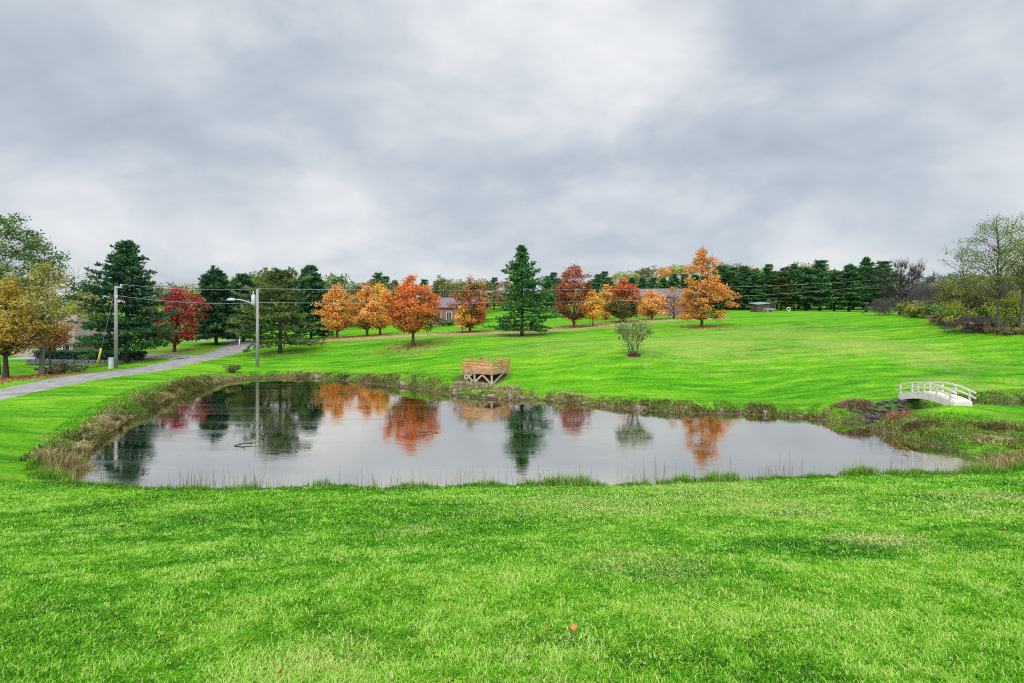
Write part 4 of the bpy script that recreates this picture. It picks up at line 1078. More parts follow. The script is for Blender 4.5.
M_deck = plank_mat('weathered_cedar', [(.17, .075, .025), (.34, .175, .065), (.50, .35, .19)], (1, 1, 3))
M_deckgrey = plank_mat('silvered_cedar', [(.25, .21, .16), (.42, .36, .28), (.55, .49, .40)], (2, 2, 1))
dx_, dy_ = -1.36, 35.3; ang = math.radians(150)          # local x runs along the long front side, to the left and back
A_, B_ = 2.5, 2.4
zf = H - (371.5 - HY) * 35.3 / F; gd = g1(dx_, dy_)
deck = thing('wooden_deck', 'small square cedar deck with railings on braced posts at the far bank', 'deck', (dx_, dy_, gd), 0)
ux_ = Vector((math.cos(ang), math.sin(ang), 0)); uy_ = Vector((math.sin(ang), -math.cos(ang), 0))
if uy_.y < 0: uy_ = -uy_


def D(a, b, c): return ux_ * a + uy_ * b + Vector((0, 0, c))


fz = zf - gd; rt = .68
fl = MB()
for i in range(17):
    b0 = B_ * i / 17; fl.beam(D(0, b0 + .07, fz), D(A_, b0 + .07, fz), .128, .04)
fl.build('floor', M_deckgrey, deck)
sk = MB()
for p0, p1 in (((0, -.02), (A_, -.02)), ((0, B_ + .02), (A_, B_ + .02)), ((-.02, 0), (-.02, B_)), ((A_ + .02, 0), (A_ + .02, B_))): sk.beam(D(*p0, fz - .13), D(*p1, fz - .13), .04, .2)
sk.build('skirt', M_deck, deck)
jo = MB()
for i in range(1, 6): jo.beam(D(A_ * i / 6, .03, fz - .12), D(A_ * i / 6, B_ - .03, fz - .12), .04, .16)
jo.build('joist', M_deck, deck)
corners = [(0, 0), (A_, 0), (A_, B_), (0, B_)]
sides = [((0, 0), (A_, 0), 4), ((A_, 0), (A_, B_), 3), ((0, 0), (0, B_), 3), ((0, B_), (A_ * .5, B_), 3), ((A_ * .72, B_), (A_, B_), 2)]
seen = set()
for a, b, k in sides:
    va, vb = Vector(a), Vector(b)
    for i in range(k):
        p = va.lerp(vb, i / (k - 1)); key = (round(p.x, 2), round(p.y, 2))
        if key in seen: continue
        seen.add(key)
        MB().beam(D(p.x, p.y, fz - .2), D(p.x, p.y, fz + rt), .09, .09, (0, 1, 0)).build('rail_post', M_deck, deck)
    r_ = MB(); r_.beam(D(va.x, va.y, fz + rt + .025), D(vb.x, vb.y, fz + rt + .025), .15, .04)
    off = .06
    for zz in (.13, .31, .49): r_.beam(D(va.x, va.y, fz + zz), D(vb.x, vb.y, fz + zz), .035, .115)
    r_.build('railing', M_deck, deck)
for a, b in [(0.12, .12), (A_ * .62, .12), (A_ - .12, .12), (.12, B_ - .12), (A_ - .12, B_ - .12)]:
    w_ = D(a, b, 0); gzz = g1(dx_ + w_.x, dy_ + w_.y) - gd
    MB().beam(D(a, b, min(gzz, 0) - .35), D(a, b, fz - .03), .13, .13, (0, 1, 0)).build('leg', M_deckgrey, deck)
lo = -.02
for p0, p1 in [((.12, .05, lo + .05), (.95, .05, fz - .2)), ((A_ * .62, .05, lo + .05), (.75, .05, fz - .2)), ((A_ * .62, .05, lo + .05), (A_ - .15, .05, fz - .2)), ((A_ - .12, .05, lo + .1), (A_ * .66, .05, fz - .2)),
               ((.05, .12, lo + .05), (.05, 1.7, fz - .22))]:
    MB().beam(D(*p0), D(*p1), .05, .11).build('brace', M_deckgrey, deck)

# ------------------------------------------------------------------ white arched garden bridge
p0 = Vector((20.05, 26.5, 0)); ubr = Vector((.087, -.996, 0)).normalized(); wbr = Vector((.996, .087, 0)).normalized()
LB, WB = 2.95, .92
zL = g1(20.4, 26.6) - .03; zR = g1(20.75, 23.5) - .05
br = thing('garden_bridge', 'white painted arched wooden footbridge over the rocky ditch', 'bridge', (p0.x, p0.y, zL))
def arch(s): return (zR - zL) * s + .27 * (1 - (2 * s - 1) ** 2)
def Bp(s, w, dz): return ubr * (s * LB) + wbr * w + Vector((0, 0, arch(s) + dz))
dk = MB(); nb = 24
for i in range(nb):
    s0, s1 = i / nb, (i + .94) / nb
    dk.hexa([Bp(s0, 0, .20), Bp(s1, 0, .20), Bp(s1, WB, .20), Bp(s0, WB, .20), Bp(s0, 0, .245), Bp(s1, 0, .245), Bp(s1, WB, .245), Bp(s0, WB, .245)])
dk.build('deck', M_white, br)
for s_ in (-.004, 1.004):
    MB().hexa([Bp(s_ - .006, 0, -.12), Bp(s_ + .006, 0, -.12), Bp(s_ + .006, WB, -.12), Bp(s_ - .006, WB, -.12), Bp(s_ - .006, 0, .235), Bp(s_ + .006, 0, .235), Bp(s_ + .006, WB, .235), Bp(s_ - .006, WB, .235)]).build('end_board', M_white, br)
for w in (-.03, WB + .03):
    sk = MB(); ns = 20
    for i in range(ns):
        s0, s1 = i / ns, (i + 1) / ns
        gap = .006 if i % 4 == 3 else 0
        lo0 = -.10; 
        sk.hexa([Bp(s0, w - .025, lo0), Bp(s1 - gap, w - .025, lo0), Bp(s1 - gap, w + .025, lo0), Bp(s0, w + .025, lo0), Bp(s0, w - .025, .23), Bp(s1 - gap, w - .025, .23), Bp(s1 - gap, w + .025, .23), Bp(s0, w + .025, .23)])
    sk.build('side_beam', M_white, br)
    for k, dz in (('handrail', .71), ('mid_rail', .47)):
        hr = MB(); ns = 14
        for i in range(ns):
            a, b = -.06 + 1.12 * i / ns, -.06 + 1.12 * (i + 1) / ns
            hr.beam(Bp(a, w, dz - .06 * 0), Bp(b, w, dz), .055, .06)
        hr.build(k, M_white, br)
    for s in (.04, .27, .5, .73, .96):
        q = Bp(s, w, 0); MB().beam(q + Vector((0, 0, -.03)), q + Vector((0, 0, .70)), .062, .062, (0, 1, 0)).build('post', M_white, br)

# rocks in the ditch
M_rock = simple_mat('dark_slate_rock', (.088, .080, .076), .85, .5, 5., (.022, .020, .020), .8)
M_rock2 = simple_mat('tan_bank_stone', (.20, .165, .12), .9, .4, 5., (.08, .065, .05), .8)
g = np.random.default_rng(801)
rock_me = []
for k in range(5):
    import bmesh
    bm = bmesh.new(); bmesh.ops.create_icosphere(bm, subdivisions=2, radius=1)
    for v_ in bm.verts:
        d_ = v_.co.copy(); f_ = 1 + .28 * math.sin(d_.x * 3 + k) * math.cos(d_.y * 2.7 - k) + .16 * math.sin(d_.z * 5 + 2 * k) + g.normal() * .06
        v_.co = Vector((d_.x * f_, d_.y * f_ * .8, d_.z * f_ * .6))
    me = bpy.data.meshes.new('rock'); bm.to_mesh(me); bm.free(); me.materials.append(M_rock); rock_me.append(me)
for i in range(110):
    s = g.random(); x = 17.6 + 2.6 * s + g.normal() * .12; y = 24.75 + .3 * s + g.uniform(0., 1.35) * (1 - .15 * s)
    r = g.uniform(.06, .17)
    o = link('rock', rock_me[i % 5], None, (x, y, g1(x, y) + r * .25)); o.rotation_euler = (g.normal() * .4, g.normal() * .4, g.random() * 6.28); o.scale = (r, r, r)
    tag(o, 'dark slate stone among the rubble lining the ditch beside the white bridge', 'rock', 'dark stones in the ditch')
rock2 = []
for me in rock_me:
    m2 = me.copy(); m2.materials.clear(); m2.materials.append(M_rock2); rock2.append(m2)
for i, (px, dd) in enumerate([(455, .3), (462, .5), (468, .2), (476, .6), (484, .35), (492, .5), (500, .2), (511, .35), (522, .3), (553, .25), (585, .3), (318, .35), (300, .5), (352, .3), (366, .3), (403, .35), (722, .3), (765, .35), (800, .3), (640, .3)]):
    Y = 45.
    for _ in range(160):
        if sdist([(px - 512) / F * Y], [Y])[0] < dd: break
        Y -= .12
    x = (px - 512) / F * Y; r = g.uniform(.10, .24)
    o = link('rock', rock2[i % 5], None, (x, Y, g1(x, Y) + r * .15)); o.rotation_euler = (g.normal() * .3, g.normal() * .3, g.random() * 6.28); o.scale = (r * 1.3, r, r * .8)
    tag(o, 'tan stone set in the worn far bank at the edge of the water', 'rock', 'tan stones along the far bank')

# a snag sticking out of the water
sx, sy = W(236, 446)
sn = MB().tube([(-.1, 0, -.3), (-.05, 0, .02), (.25, .1, .07), (.6, .2, .05)], [.03, .03, .025, .015], 7).tube([(.2, .08, .06), (.45, -.1, .14)], [.015, .006], 6).tube([(.3, .1, .06), (1.1, .5, .12)], [.014, .005], 6)
tag(sn.build('branch', M_bark_dark, None, (sx, sy, 0), True), 'dark broken branch lying half sunk in the left part of the pond', 'branch')

# ------------------------------------------------------------------ fallen maple leaves near the camera
M_leafo = simple_mat('orange_dead_leaf', (.58, .17, .06), .7, .3, 30., (.38, .08, .03))
lf = [(0, 1.0), (.16, .52), (.42, .72), (.34, .36), (.82, .42), (.56, .12), (.66, -.12), (.28, -.14), (.10, -.42), (.04, -.8)]
out_ = [(x, y) for x, y in lf] + [(-x, y) for x, y in reversed(lf[1:])]
def leaf_mesh(k):
    gg = np.random.default_rng(k); V = [(x, y, .22 * x * x + .18 * abs(y) ** 2 + gg.normal() * .05) for x, y in out_] + [(0, .05, 0)]
    n = len(out_); V += [(x, y, z_ - .012) for x, y, z_ in V[:n + 1]]
    f = [(i, (i + 1) % n, n) for i in range(n)] + [(n + 1 + (i + 1) % n, n + 1 + i, 2 * n + 1) for i in range(n)] + [(i, n + 1 + i, n + 1 + (i + 1) % n, (i + 1) % n) for i in range(n)]
    me = bpy.data.meshes.new('fallen_leaf'); me.from_pydata(V, [], f); me.materials.append(M_leafo); return me
def ray_y(px, py):
    Y = 2.5
    while Y < 30:
        if H - (py - HY) * Y / F < g1((px - 512) / F * Y, Y): break
        Y += .02
    return Y
for k, (px, py, r, lab) in enumerate([(574, 634, .040, 'curled orange fallen leaf, largest and nearest on the lawn'), (619, 572, .036, 'salmon fallen leaf farther up the lawn, right of the nearest leaf'), (1003, 533, .045, 'reddish fallen leaf at the far right of the lawn'), (281, 679, .030, 'small red leaf at the very bottom edge of the lawn'), (547, 634, .022, 'little tan leaf just left of the nearest orange leaf')]):
    Y = ray_y(px, py); x = (px - 512) / F * Y
    o = link('fallen_leaf', leaf_mesh(k), None, (x, Y, g1(x, Y) + .045)); o.scale = (r, r, r); o.rotation_euler = (.5 + .2 * k, .2 * k - .3, 1.3 * k)
    tag(o, lab, 'leaf', 'fallen leaves on the lawn')

# ------------------------------------------------------------------ grass blades
def blades(x, y, hgt, wid, lean, tone, g, zoff=-.01, bend=.5):
    n = len(x); zb = gz(x, y) + zoff
    a = g.random(n) * 6.283; b = a + math.pi / 2 + g.normal(size=n) * .5
    lx, ly = np.cos(a) * lean * hgt, np.sin(a) * lean * hgt
    wx, wy = np.cos(b) * wid / 2, np.sin(b) * wid / 2
    base = np.stack([x, y, zb], 1)
    m = base + np.stack([lx * .35, ly * .35, hgt * .58], 1); t = base + np.stack([lx, ly, hgt * np.sqrt(np.clip(1 - (lean * bend) ** 2, .15, 1))], 1)
    w = np.stack([wx, wy, wx * 0], 1)
    V = np.stack([base - w * .8, base + w * .8, m + w, m - w, t], 1).reshape(-1, 3)
    i = np.arange(n)[:, None] * 5
    return V, i + np.array([[0, 1, 2, 3]]), i + np.array([[3, 2, 4]]), np.repeat(np.clip(tone, 0, 1), 5)


def grass_obj(name, parts, mat, label=None):
    V = []; Q = []; T = []; A = []; o = 0
    for v, q, t, a in parts:
        V.append(v); Q.append(q + o); T.append(t + o); A.append(a); o += len(v)
    ob = link(name, np_mesh(name, np.concatenate(V), [np.concatenate(Q), np.concatenate(T)], mat, {'tone': np.concatenate(A)}))
    return tag(ob, label, None, None, 'stuff')


LEAF['lawn'] = leaf_mat('grass_blades', [(.006, .050, .004), (.034, .185, .004), (.085, .315, .004), (.205, .44, .020), (.42, .52, .13), (.54, .47, .25)], .42, .01, 1.22)
LEAF['bankgrass'] = leaf_mat('bank_grass_blades', [(.035, .10, .010), (.06, .19, .012), (.11, .28, .018), (.21, .32, .04), (.33, .29, .10), (.42, .35, .17)], .3, .01)
LEAF['straw'] = leaf_mat('dead_grass_blades', [(.05, .04, .018), (.11, .085, .03), (.20, .155, .06), (.33, .26, .115), (.44, .37, .20)], .3, .01, 1.4)
LEAF['hay'] = leaf_mat('bleached_hay_blades', [(.10, .075, .03), (.26, .20, .10), (.44, .36, .21), (.58, .50, .34)], .3, .01)
LEAF['scrub'] = leaf_mat('bank_scrub_blades', [(.022, .03, .010), (.05, .06, .016), (.10, .105, .028), (.17, .135, .045), (.27, .21, .09)], .3, .01, 1.25)

g = np.random.default_rng(901)
n = 420000
Yg = 2.3 * np.exp(g.random(n) * math.log(15.2 / 2.3)); Xg = (g.random(n) * 2 - 1) * (Yg * 1.08 + .9)
sd = sdist(Xg, Yg) if False else np.full(n, 9.)
far_m = Yg > 12; sd[far_m] = sdist(Xg[far_m], Yg[far_m]); k_ = sd > .25
Xg, Yg = Xg[k_], Yg[k_]; n = len(Xg)
cl = fbm(Xg * 2.6, Yg * 2.6, 3, 4); cl2 = fbm(Xg * .55, Yg * .9, 7, 4); cl3 = fbm(Xg * 9, Yg * 9, 13, 3)
dryv = np.zeros(n)
for px, Y, r, s in [(880, 7.2, .8, .8), (640, 6.0, 1.0, .35), (600, 11, 2.5, .5), (760, 10.5, 2.0, .5), (980, 11, 1.2, .6), (300, 3.4, .5, .6), (420, 8.5, .8, .35), (560, 3.6, .7, .3), (700, 4.4, .8, .3), (200, 11.5, 1.2, .35), (700, 12.5, 3.5, .45), (500, 12, 3, .3), (330, 3.35, .35, .9), (960, 9.5, 1.5, .6), (250, 6.5, .5, .4), (720, 8, .7, .5), (820, 4.2, .5, .4)]:
    X = (px - 512) / F * Y; dd = np.hypot(Xg - X, Yg - Y) / r + (cl - .5) * 1.6; dryv = np.maximum(dryv, s * sstep(1.1, .1, dd))
tone = .40 + (cl - .5) * .9 + (cl2 - .5) * 1.1 + (cl3 - .5) * .9 + g.normal(size=n) * .21
tone = np.clip(tone - .04, .0, .72)
tone = np.where(g.random(n) < dryv * 1.0 + .08, g.uniform(.72, 1., n), tone)
hgt = (.020 + .024 * g.random(n)) * (.55 + .9 * cl) * (1 + .8 * (cl3 - .5)); hgt *= (1 + .25 * (Yg > 9))
wid = .0026 + .00105 * Yg
kk = g.random(n) > dryv * .55
Xg, Yg, hgt, wid, tone = Xg[kk], Yg[kk], hgt[kk], wid[kk], tone[kk]; n = len(Xg)
P1 = blades(Xg, Yg, hgt, wid, g.uniform(.2, 1.5, n), tone, g)
grass_obj('lawn_grass', [P1], LEAF['lawn'], 'mown bright green grass on the slope in front of the pond')


# vegetation along the shore: sample by distance to the outline
def along(g, n, dmin, dmax, cond, pw=1.):
    seg = np.roll(poly, -1, 0) - poly; ln = np.hypot(*seg.T); i = g.choice(len(poly), n, p=ln / ln.sum()); t = g.random(n)
    q = poly[i] + seg[i] * t[:, None]; nrm = np.stack([-seg[i][:, 1], seg[i][:, 0]], 1) / ln[i][:, None]
    dd = dmin + (dmax - dmin) * g.random(n) ** pw
    test = q + nrm * .3
    s = np.where(sdist(test[:, 0], test[:, 1]) > 0, 1., -1.)
    p = q + nrm * (s * dd)[:, None]
    k = cond(p[:, 0], p[:, 1]); p = p[k]
    s2 = sdist(p[:, 0], p[:, 1]); k2 = s2 > dmin - .06
    return p[k2, 0], p[k2, 1], s2[k2]


# left bank: a broad belt of dead grass
lb = [W(46, 468)] ; lbw = [(-15.7, 17.5), (-16.9, 20.2), (-18.2, 23.1), (-19.6, 26.9), (-20.9, 31.2), (-22.1, 36.0), (-22.6, 39.0)]
def belt(g, n, pts, w0, w1):
    pts = np.array(pts); seg = np.diff(pts, axis=0); ln = np.hypot(*seg.T); i = g.choice(len(seg), n, p=ln / ln.sum()); t = g.random(n)
    q = pts[i] + seg[i] * t[:, None]; nr = np.stack([-seg[i][:, 1], seg[i][:, 0]], 1) / ln[i][:, None]
    wl = w0 + (w1 - w0) * (i + t) / len(seg); o = np.clip(g.normal(size=n) * .42, -1, 1)
    p = q + nr * (o * wl)[:, None]; k = sdist(p[:, 0], p[:, 1]) > .1
    return p[k, 0], p[k, 1], np.abs(o[k])

parts = []
# near lip: lush green edge with ragged top
x, y, d_ = along(g, 95000, .05, 1.15, lambda X, Y: (Y < 19.2) & (X > -17))
n = len(x); c = fbm(x * 1.5, y * 1.5, 15); c2 = fbm(x * .5, y * .5, 16)
h_ = (.07 + .34 * np.clip(c * 2.6 - .85, 0, 1) * (.35 + c2)) * g.uniform(.5, 1.15, n) * sstep(1.25, .9, d_)
h_ = np.maximum(h_, .05)
parts.append(blades(x, y, h_, .014 + 0 * x, g.uniform(.1, .9, n), np.clip(.32 + (c - .5) * .8 + g.normal(size=n) * .14 + .45 * (g.random(n) < .08), 0, 1), g))
# far side fringe
x, y, d_ = along(g, 52000, .25, 2.0, lambda X, Y: (Y > 20), 1.3)
n = len(x); c = fbm(x * .9, y * .9, 17); c2 = fbm(x * .35, y * .35, 19)
h_ = (.04 + .12 * np.clip(c * 2 - .7, 0, 1)) * g.uniform(.5, 1.2, n) * sstep(2.1, .9, d_)
h_ = np.maximum(h_, .06)
parts.append(blades(x, y, h_, .028 + 0 * x, g.uniform(.1, .9, n), np.clip(.34 + (c - .5) * .5 + .55 * sstep(.52, .68, c2) + g.normal(size=n) * .15, 0, 1), g))
for bw, nb_, w0, w1 in ((lbw, 34000, 1.1, 1.0), ([(17.4, 23.2), (18.6, 21.7), (19.8, 20.4), (20.8, 19.2), (22.5, 18.4)], 26000, 1.5, 1.9)):
    x, y, o_ = belt(g, nb_, bw, w0, w1); n = len(x); c = fbm(x * 1.0, y * 1.0, 45)
    parts.append(blades(x, y, (.06 + (.28 if bw is lbw else .15) * np.clip(c * 2 - .6, 0, 1)) * g.uniform(.4, 1.15, n), .024 + 0 * x, g.uniform(.1, 1., n), np.clip(.36 + (c - .5) * .9 + g.normal(size=n) * .16 + .4 * (g.random(n) < .15), 0, 1), g))
grass_obj('bank_grass', parts, LEAF['bankgrass'], 'ragged longer grass around the pond edge')

parts = []
# far bank: tan and brown tufts hanging over the soil
x, y, d_ = along(g, 34000, .10, 1.0, lambda X, Y: (Y > 22.5) & (X > -19))
n = len(x); c = fbm(x * 1.1, y * 1.1, 23); k = c > .48; x, y, c = x[k], y[k], c[k]; n = len(x)
parts.append(blades(x, y, (.05 + .17 * np.clip((c - .48) * 4, 0, 1)) * g.uniform(.4, 1.1, n), .03 + 0 * x, g.uniform(.2, 1.1, n), np.clip(.42 + g.normal(size=n) * .22, 0, 1), g))
x, y, o_ = belt(g, 40000, lbw, .95, .85)
c = fbm(x * 1.0, y * 1.0, 25); k = g.random(len(x)) < sstep(.38, .58, c); x, y, o_, c = x[k], y[k], o_[k], c[k]
n = len(x); c2 = fbm(x * 1.6, y * 1.6, 27)
h_ = (.08 + .52 * np.clip(c * 2.2 - .75, 0, 1)) * g.uniform(.35, 1.1, n) * (1 - .6 * o_)
parts.append(blades(x, y, h_, .024 + 0 * x, g.uniform(.15, 1.15, n), np.clip(.50 + (c2 - .5) * 1.9 + g.normal(size=n) * .2, 0, 1), g))
# right bank
x, y, o_ = belt(g, 34000, [(17.4, 23.2), (18.6, 21.6), (19.8, 20.2), (20.6, 19.0), (21.6, 18.4)], 1.0, 1.6)
n = len(x); c = fbm(x * .9, y * .9, 29)
parts.append(blades(x, y, (.04 + .20 * np.clip(c * 2.2 - .75, 0, 1)) * g.uniform(.35, 1.1, n), .024 + 0 * x, g.uniform(.15, 1.1, n), np.clip(.45 + (fbm(x * 1.6, y * 1.6, 30) - .5) * 1.8 + g.normal(size=n) * .22, 0, 1), g))
grass_obj('dead_grass', parts, LEAF['straw'], 'tan and brown dead grass standing on the pond banks')

parts = []
x, y, o_ = belt(g, 22000, lbw, .9, .8)
n = len(x); c = fbm(x * .8, y * .8, 33); k = c > .46; x, y, c = x[k], y[k], c[k]; n = len(x)
parts.append(blades(x, y, (.08 + .38 * c) * g.uniform(.3, 1.1, n), .035 + 0 * x, g.uniform(.2, 1.2, n), np.clip(.5 + g.normal(size=n) * .22, 0, 1), g))
x, y, o_ = belt(g, 26000, [(17.6, 22.9), (18.8, 21.6), (20.3, 20.4), (22.4, 19.8), (25, 20.2)], .7, 1.2)
n = len(x); c = fbm(x * .8, y * .8, 35)
parts.append(blades(x, y, (.04 + .26 * np.clip(c * 2 - .7, 0, 1)) * g.uniform(.3, 1.1, n), .032 + 0 * x, g.uniform(.2, 1.2, n), np.clip(.5 + g.normal(size=n) * .24, 0, 1), g))
x, y, o_ = belt(g, 20000, [(21.9, 26.2), (24, 26.5), (27, 27.3), (31, 28.6), (38, 31)], .9, 1.5)
n = len(x); c = fbm(x * .8, y * .8, 37)
parts.append(blades(x, y, (.04 + .24 * np.clip(c * 2 - .75, 0, 1)) * g.uniform(.3, 1.1, n), .03 + 0 * x, g.uniform(.2, 1.2, n), np.clip(.48 + g.normal(size=n) * .24, 0, 1), g))
x, y, d_ = along(g, 30000, .08, .9, lambda X, Y: (Y > 22.5) & (X > -18)); n = len(x); c = fbm(x * .8, y * .8, 39); k = c > .50; x, y, c = x[k], y[k], c[k]; n = len(x)
parts.append(blades(x, y, (.05 + .26 * np.clip(c - .50, 0, 1) * 3) * g.uniform(.4, 1.1, n), .04 + 0 * x, g.uniform(.2, 1.2, n), np.clip(.42 + g.normal(size=n) * .22, 0, 1), g))
grass_obj('bank_scrub', parts, LEAF['scrub'], 'low brown green scrub on the pond banks and along the ditch')

# thin dry stalks standing in front of the water
x, y, d_ = along(g, 15000, .0, .75, lambda X, Y: (Y < 19) & (X > -16))
c = fbm(x * .8, y * .8, 43); k = g.random(len(x)) < sstep(.40, .70, c) * .8 + .10; x, y = x[k], y[k]; n = len(x)
parts = [blades(x, y, .22 + .68 * g.random(n) ** 2.0, .011 + 0 * x, g.uniform(.02, .28, n), np.clip(.45 + g.normal(size=n) * .22, 0, 1), g)]
for px, hh in [(374, 1.0), (381, .8), (435, .85), (469, .75), (560, .7), (568, .9), (573, .65), (723, .8), (760, .7), (786, .65), (824, .8), (198, .9), (207, .7), (183, .65)]:
    Y = 15.3 if px > 300 else 15.8; X = (px - 512) / F * Y; m = 26
    sx_ = X + g.normal(size=m) * .015; sy_ = Y + g.normal(size=m) * .03
    v, q, t, a = blades(sx_ * 0 + X, sy_, hh * g.uniform(.25, 1., m), .012 + 0 * sx_, g.uniform(.02, .5, m), np.clip(.5 + g.normal(size=m) * .2, 0, 1), g); parts.append((v, q, t, a))
grass_obj('reeds', parts, LEAF['straw'], 'thin dry reeds and weed stalks rising along the near shore')


def clump(name, label, px, Y, r, h_, pal, n, seed, wid=.03):
    gg = np.random.default_rng(seed); X = (px - 512) / F * Y
    a = gg.random(n) * 6.28; q = np.sqrt(gg.random(n)) * r; x = X + np.cos(a) * q; y = Y + np.sin(a) * q * .6
    v, qd, t, A_ = blades(x, y, h_ * (1.05 - .55 * (q / r) ** 2) * gg.uniform(.4, 1.1, n), np.full(n, wid), gg.uniform(.2, 1.1, n), np.clip(.5 + gg.normal(size=n) * .22, 0, 1), gg)
    o0 = np.array([X, Y, g1(X, Y)])
    o = link(name, np_mesh(name, v - o0, [qd, t], LEAF[pal], {'tone': A_}), None, tuple(o0)); return tag(o, label, 'plant')


clump('weed_clump', 'pale yellow weed clump on the near shore under the reflected orange maple', 697, 15.55, .75, .62, 'gold', 900, 951, .03)
clump('weed_clump', 'small reddish brown weed tuft on the near shore toward the right', 824, 16.1, .45, .55, 'rust', 380, 952, .02)
clump('fern_clump', 'large brown dead fern clump on the far bank left of the dark stones', 853, 26.4, .95, .36, 'brown', 1100, 953, .04)
clump('fern_clump', 'small faded brown dead fern clump below the dark stones', 900, 23.7, .6, .22, 'rust', 400, 954, .04)
clump('weed_clump', 'bright green weed clump on the near shore below the reflected lone pine', 540, 15.1, .8, .30, 'green', 600, 955, .02)
clump('straw_clump', 'tan heap of dead grass at the water left of the deck posts', 472, 34.7, 1.5, .34, 'hay', 1700, 956, .05)
clump('straw_clump', 'tan heap of dead grass on the bank right of the deck posts', 508, 34.0, 1.0, .24, 'hay', 700, 957, .05)
clump('straw_clump', 'pale dead grass clump at the left tip of the pond', 66, 17.7, .95, .6, 'straw', 1700, 958, .022)
clump('straw_clump', 'pale dead grass clump at the right tip of the pond', 1006, 18.3, 1.5, .60, 'straw', 1900, 959, .022)

# fallen leaves in drifts under the coloured trees
g = np.random.default_rng(970); PP = []
for px, Y, r, m in [(413, 53.4, 4.6, 420), (338, 69.5, 5, 500), (372, 71, 5, 600), (468, 69, 5, 500), (575, 74, 5, 500), (702, 61.6, 4.5, 500), (624, 79, 5, 300), (42, 37, 3, 300), (6, 35, 3, 300)]:
    X = (px - 512) / F * Y; a = g.random(m) * 6.28; q = np.abs(g.normal(size=m)) * .55 * r
    x = X + np.cos(a) * q; y = Y + np.sin(a) * q; PP.append(np.stack([x, y, gz(x, y) + .035], 1))
p = np.concatenate(PP); n = len(p); nr = unit(g.normal(size=(n, 3)) * .35 + np.array([0, 0, 1.])); u = unit(np.cross(nr, g.normal(size=(n, 3)))); v = np.cross(nr, u); s = .11 * g.uniform(.6, 1.3, n)[:, None]
V_, Q_, T_ = quads(p, u * s, v * s * .8, .5 + g.normal(size=n) * .2)
tag(link('leaf_litter', np_mesh('leaf_litter', V_, [Q_], LEAF['rust'], {'tone': T_})), 'fallen autumn leaves scattered under the coloured trees', None, None, 'stuff')

# ------------------------------------------------------------------ sky, sun, camera
SUN_EL, SUN_AZ = math.radians(48), math.radians(205)     # behind the camera, a little to the left
w = bpy.data.worlds.new('World'); SC.world = w; w.use_nodes = True
nt = w.node_tree; nt.nodes.clear(); L = nt.links
out = N(nt, 'ShaderNodeOutputWorld')
sky = N(nt, 'ShaderNodeTexSky', sky_type='NISHITA'); sky.sun_disc = False; sky.sun_elevation = SUN_EL; sky.sun_rotation = SUN_AZ
bg1 = N(nt, 'ShaderNodeBackground', i_Strength=.06); L.new(sky.outputs[0], bg1.inputs[0])
tc = N(nt, 'ShaderNodeTexCoord'); dirv = tc.outputs['Generated']
sp = N(nt, 'ShaderNodeSeparateXYZ'); L.new(dirv, sp.inputs[0])
def M(op, a, b=None, clamp=False):
    n = N(nt, 'ShaderNodeMath', operation=op); n.use_clamp = clamp
    for i, v in enumerate((a, b)):
        if v is None: continue
        if hasattr(v, 'is_linked'): L.new(v, n.inputs[i])
        else: n.inputs[i].default_value = v
    return n.outputs[0]
zc = M('ADD', M('MAXIMUM', sp.outputs['Z'], 0.), .42)
cv = N(nt, 'ShaderNodeCombineXYZ'); L.new(M('DIVIDE', sp.outputs['X'], zc), cv.inputs[0]); L.new(M('DIVIDE', sp.outputs['Y'], zc), cv.inputs[1])
mp = N(nt, 'ShaderNodeMapping'); mp.inputs['Location'].default_value = (3.1, 1.7, .4); mp.inputs['Rotation'].default_value = (0, 0, -.55); mp.inputs['Scale'].default_value = (.75, 1.25, 1); L.new(cv.outputs[0], mp.inputs[0])
n1 = N(nt, 'ShaderNodeTexNoise', i_Scale=1.7, i_Detail=8., i_Roughness=.55, i_Distortion=.5); L.new(mp.outputs[0], n1.inputs['Vector'])
n2 = N(nt, 'ShaderNodeTexNoise', i_Scale=4., i_Detail=6., i_Roughness=.55, i_Distortion=.2); mp2 = N(nt, 'ShaderNodeMapping'); mp2.inputs['Scale'].default_value = (1., 1., 1.9); mp2.inputs['Rotation'].default_value = (.25, .3, 0); L.new(dirv, mp2.inputs[0]); L.new(mp2.outputs[0], n2.inputs['Vector'])
cl = M('ADD', M('MULTIPLY', n1.outputs['Fac'], .48), M('MULTIPLY', n2.outputs['Fac'], .60))
def lobe(px, py, size, amp):
    v = Vector(((px - 512), 512, -(py - HY))).normalized()
    dt = N(nt, 'ShaderNodeVectorMath', operation='DOT_PRODUCT'); nrm = N(nt, 'ShaderNodeVectorMath', operation='NORMALIZE'); L.new(dirv, nrm.inputs[0]); L.new(nrm.outputs[0], dt.inputs[0]); dt.inputs[1].default_value = v
    return M('MULTIPLY', M('POWER', 2.718, M('MULTIPLY', M('SUBTRACT', dt.outputs['Value'], 1.), 2. / size ** 2)), amp)
acc = M('SUBTRACT', M('MULTIPLY', cl, 1.18), .13)
for a in [(640, 55, .16, .17), (520, 120, .2, .07), (450, 20, .2, .06), (760, 110, .22, -.09), (640, 165, .18, -.05), (900, 40, .3, -.07), (60, 60, .35, -.07), (300, 90, .25, .05), (80, 215, .25, .03), (250, 190, .18, -.03), (800, 210, .3, .06)]:
    acc = M('ADD', acc, lobe(*a))
cr = ramp(nt, [(.28, (.45, .52, .61)), (.42, (.56, .625, .705)), (.53, (.68, .73, .785)), (.63, (.80, .83, .87)), (.78, (.96, .97, .98))], acc)
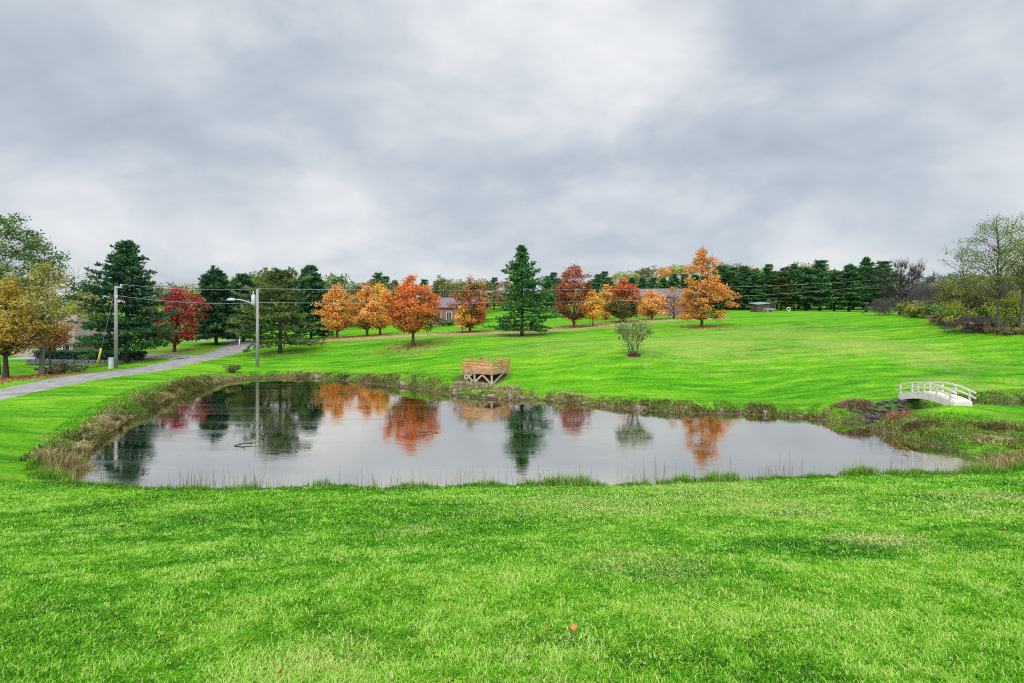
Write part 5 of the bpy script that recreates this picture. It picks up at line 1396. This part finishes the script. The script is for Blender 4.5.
# overcast sky, with added brightness overhead and behind the camera to light the ground
up = N(nt, 'ShaderNodeMapRange', interpolation_type='SMOOTHSTEP'); up.inputs['From Min'].default_value = .50; up.inputs['From Max'].default_value = .95; up.inputs['To Min'].default_value = 1.; up.inputs['To Max'].default_value = 2.7; L.new(sp.outputs['Z'], up.inputs['Value'])
bk = N(nt, 'ShaderNodeMapRange', interpolation_type='SMOOTHSTEP'); bk.inputs['From Min'].default_value = 0.; bk.inputs['From Max'].default_value = -.75; bk.inputs['To Min'].default_value = 1.; bk.inputs['To Max'].default_value = 3.6; L.new(sp.outputs['Y'], bk.inputs['Value'])
bg2 = N(nt, 'ShaderNodeBackground'); L.new(cr.outputs[0], bg2.inputs[0]); L.new(M('MULTIPLY', up.outputs[0], bk.outputs[0]), bg2.inputs[1])
mx = N(nt, 'ShaderNodeMixShader'); mx.inputs[0].default_value = .92; L.new(bg1.outputs[0], mx.inputs[1]); L.new(bg2.outputs[0], mx.inputs[2]); L.new(mx.outputs[0], out.inputs[0])

sl = bpy.data.lights.new('sun', 'SUN'); sl.energy = 1.5; sl.angle = math.radians(14); sl.color = (1., .96, .9)
so = link('sun', sl)
sd_ = Vector((math.sin(SUN_AZ) * math.cos(SUN_EL), math.cos(SUN_AZ) * math.cos(SUN_EL), math.sin(SUN_EL)))
so.rotation_euler = sd_.to_track_quat('Z', 'Y').to_euler()

cam = bpy.data.cameras.new('camera'); cam.sensor_width = 36; cam.lens = 18; cam.shift_y = -(341.5 - HY) / 1024; cam.clip_start = .05; cam.clip_end = 9000
co = link('camera', cam); co.location = (0, 0, H); co.rotation_euler = (math.radians(90), 0, 0)
SC.camera = co
SC.render.engine = 'CYCLES'
SC.view_settings.view_transform = 'Standard'; SC.view_settings.look = 'None'; SC.view_settings.exposure = 0.; SC.view_settings.gamma = 1.
SC.cycles.max_bounces = 5; SC.cycles.diffuse_bounces = 3; SC.cycles.glossy_bounces = 3; SC.cycles.transmission_bounces = 3
SC.cycles.use_denoising = False; SC.cycles.filter_width = 1.1; SC.cycles.sample_clamp_indirect = 4.
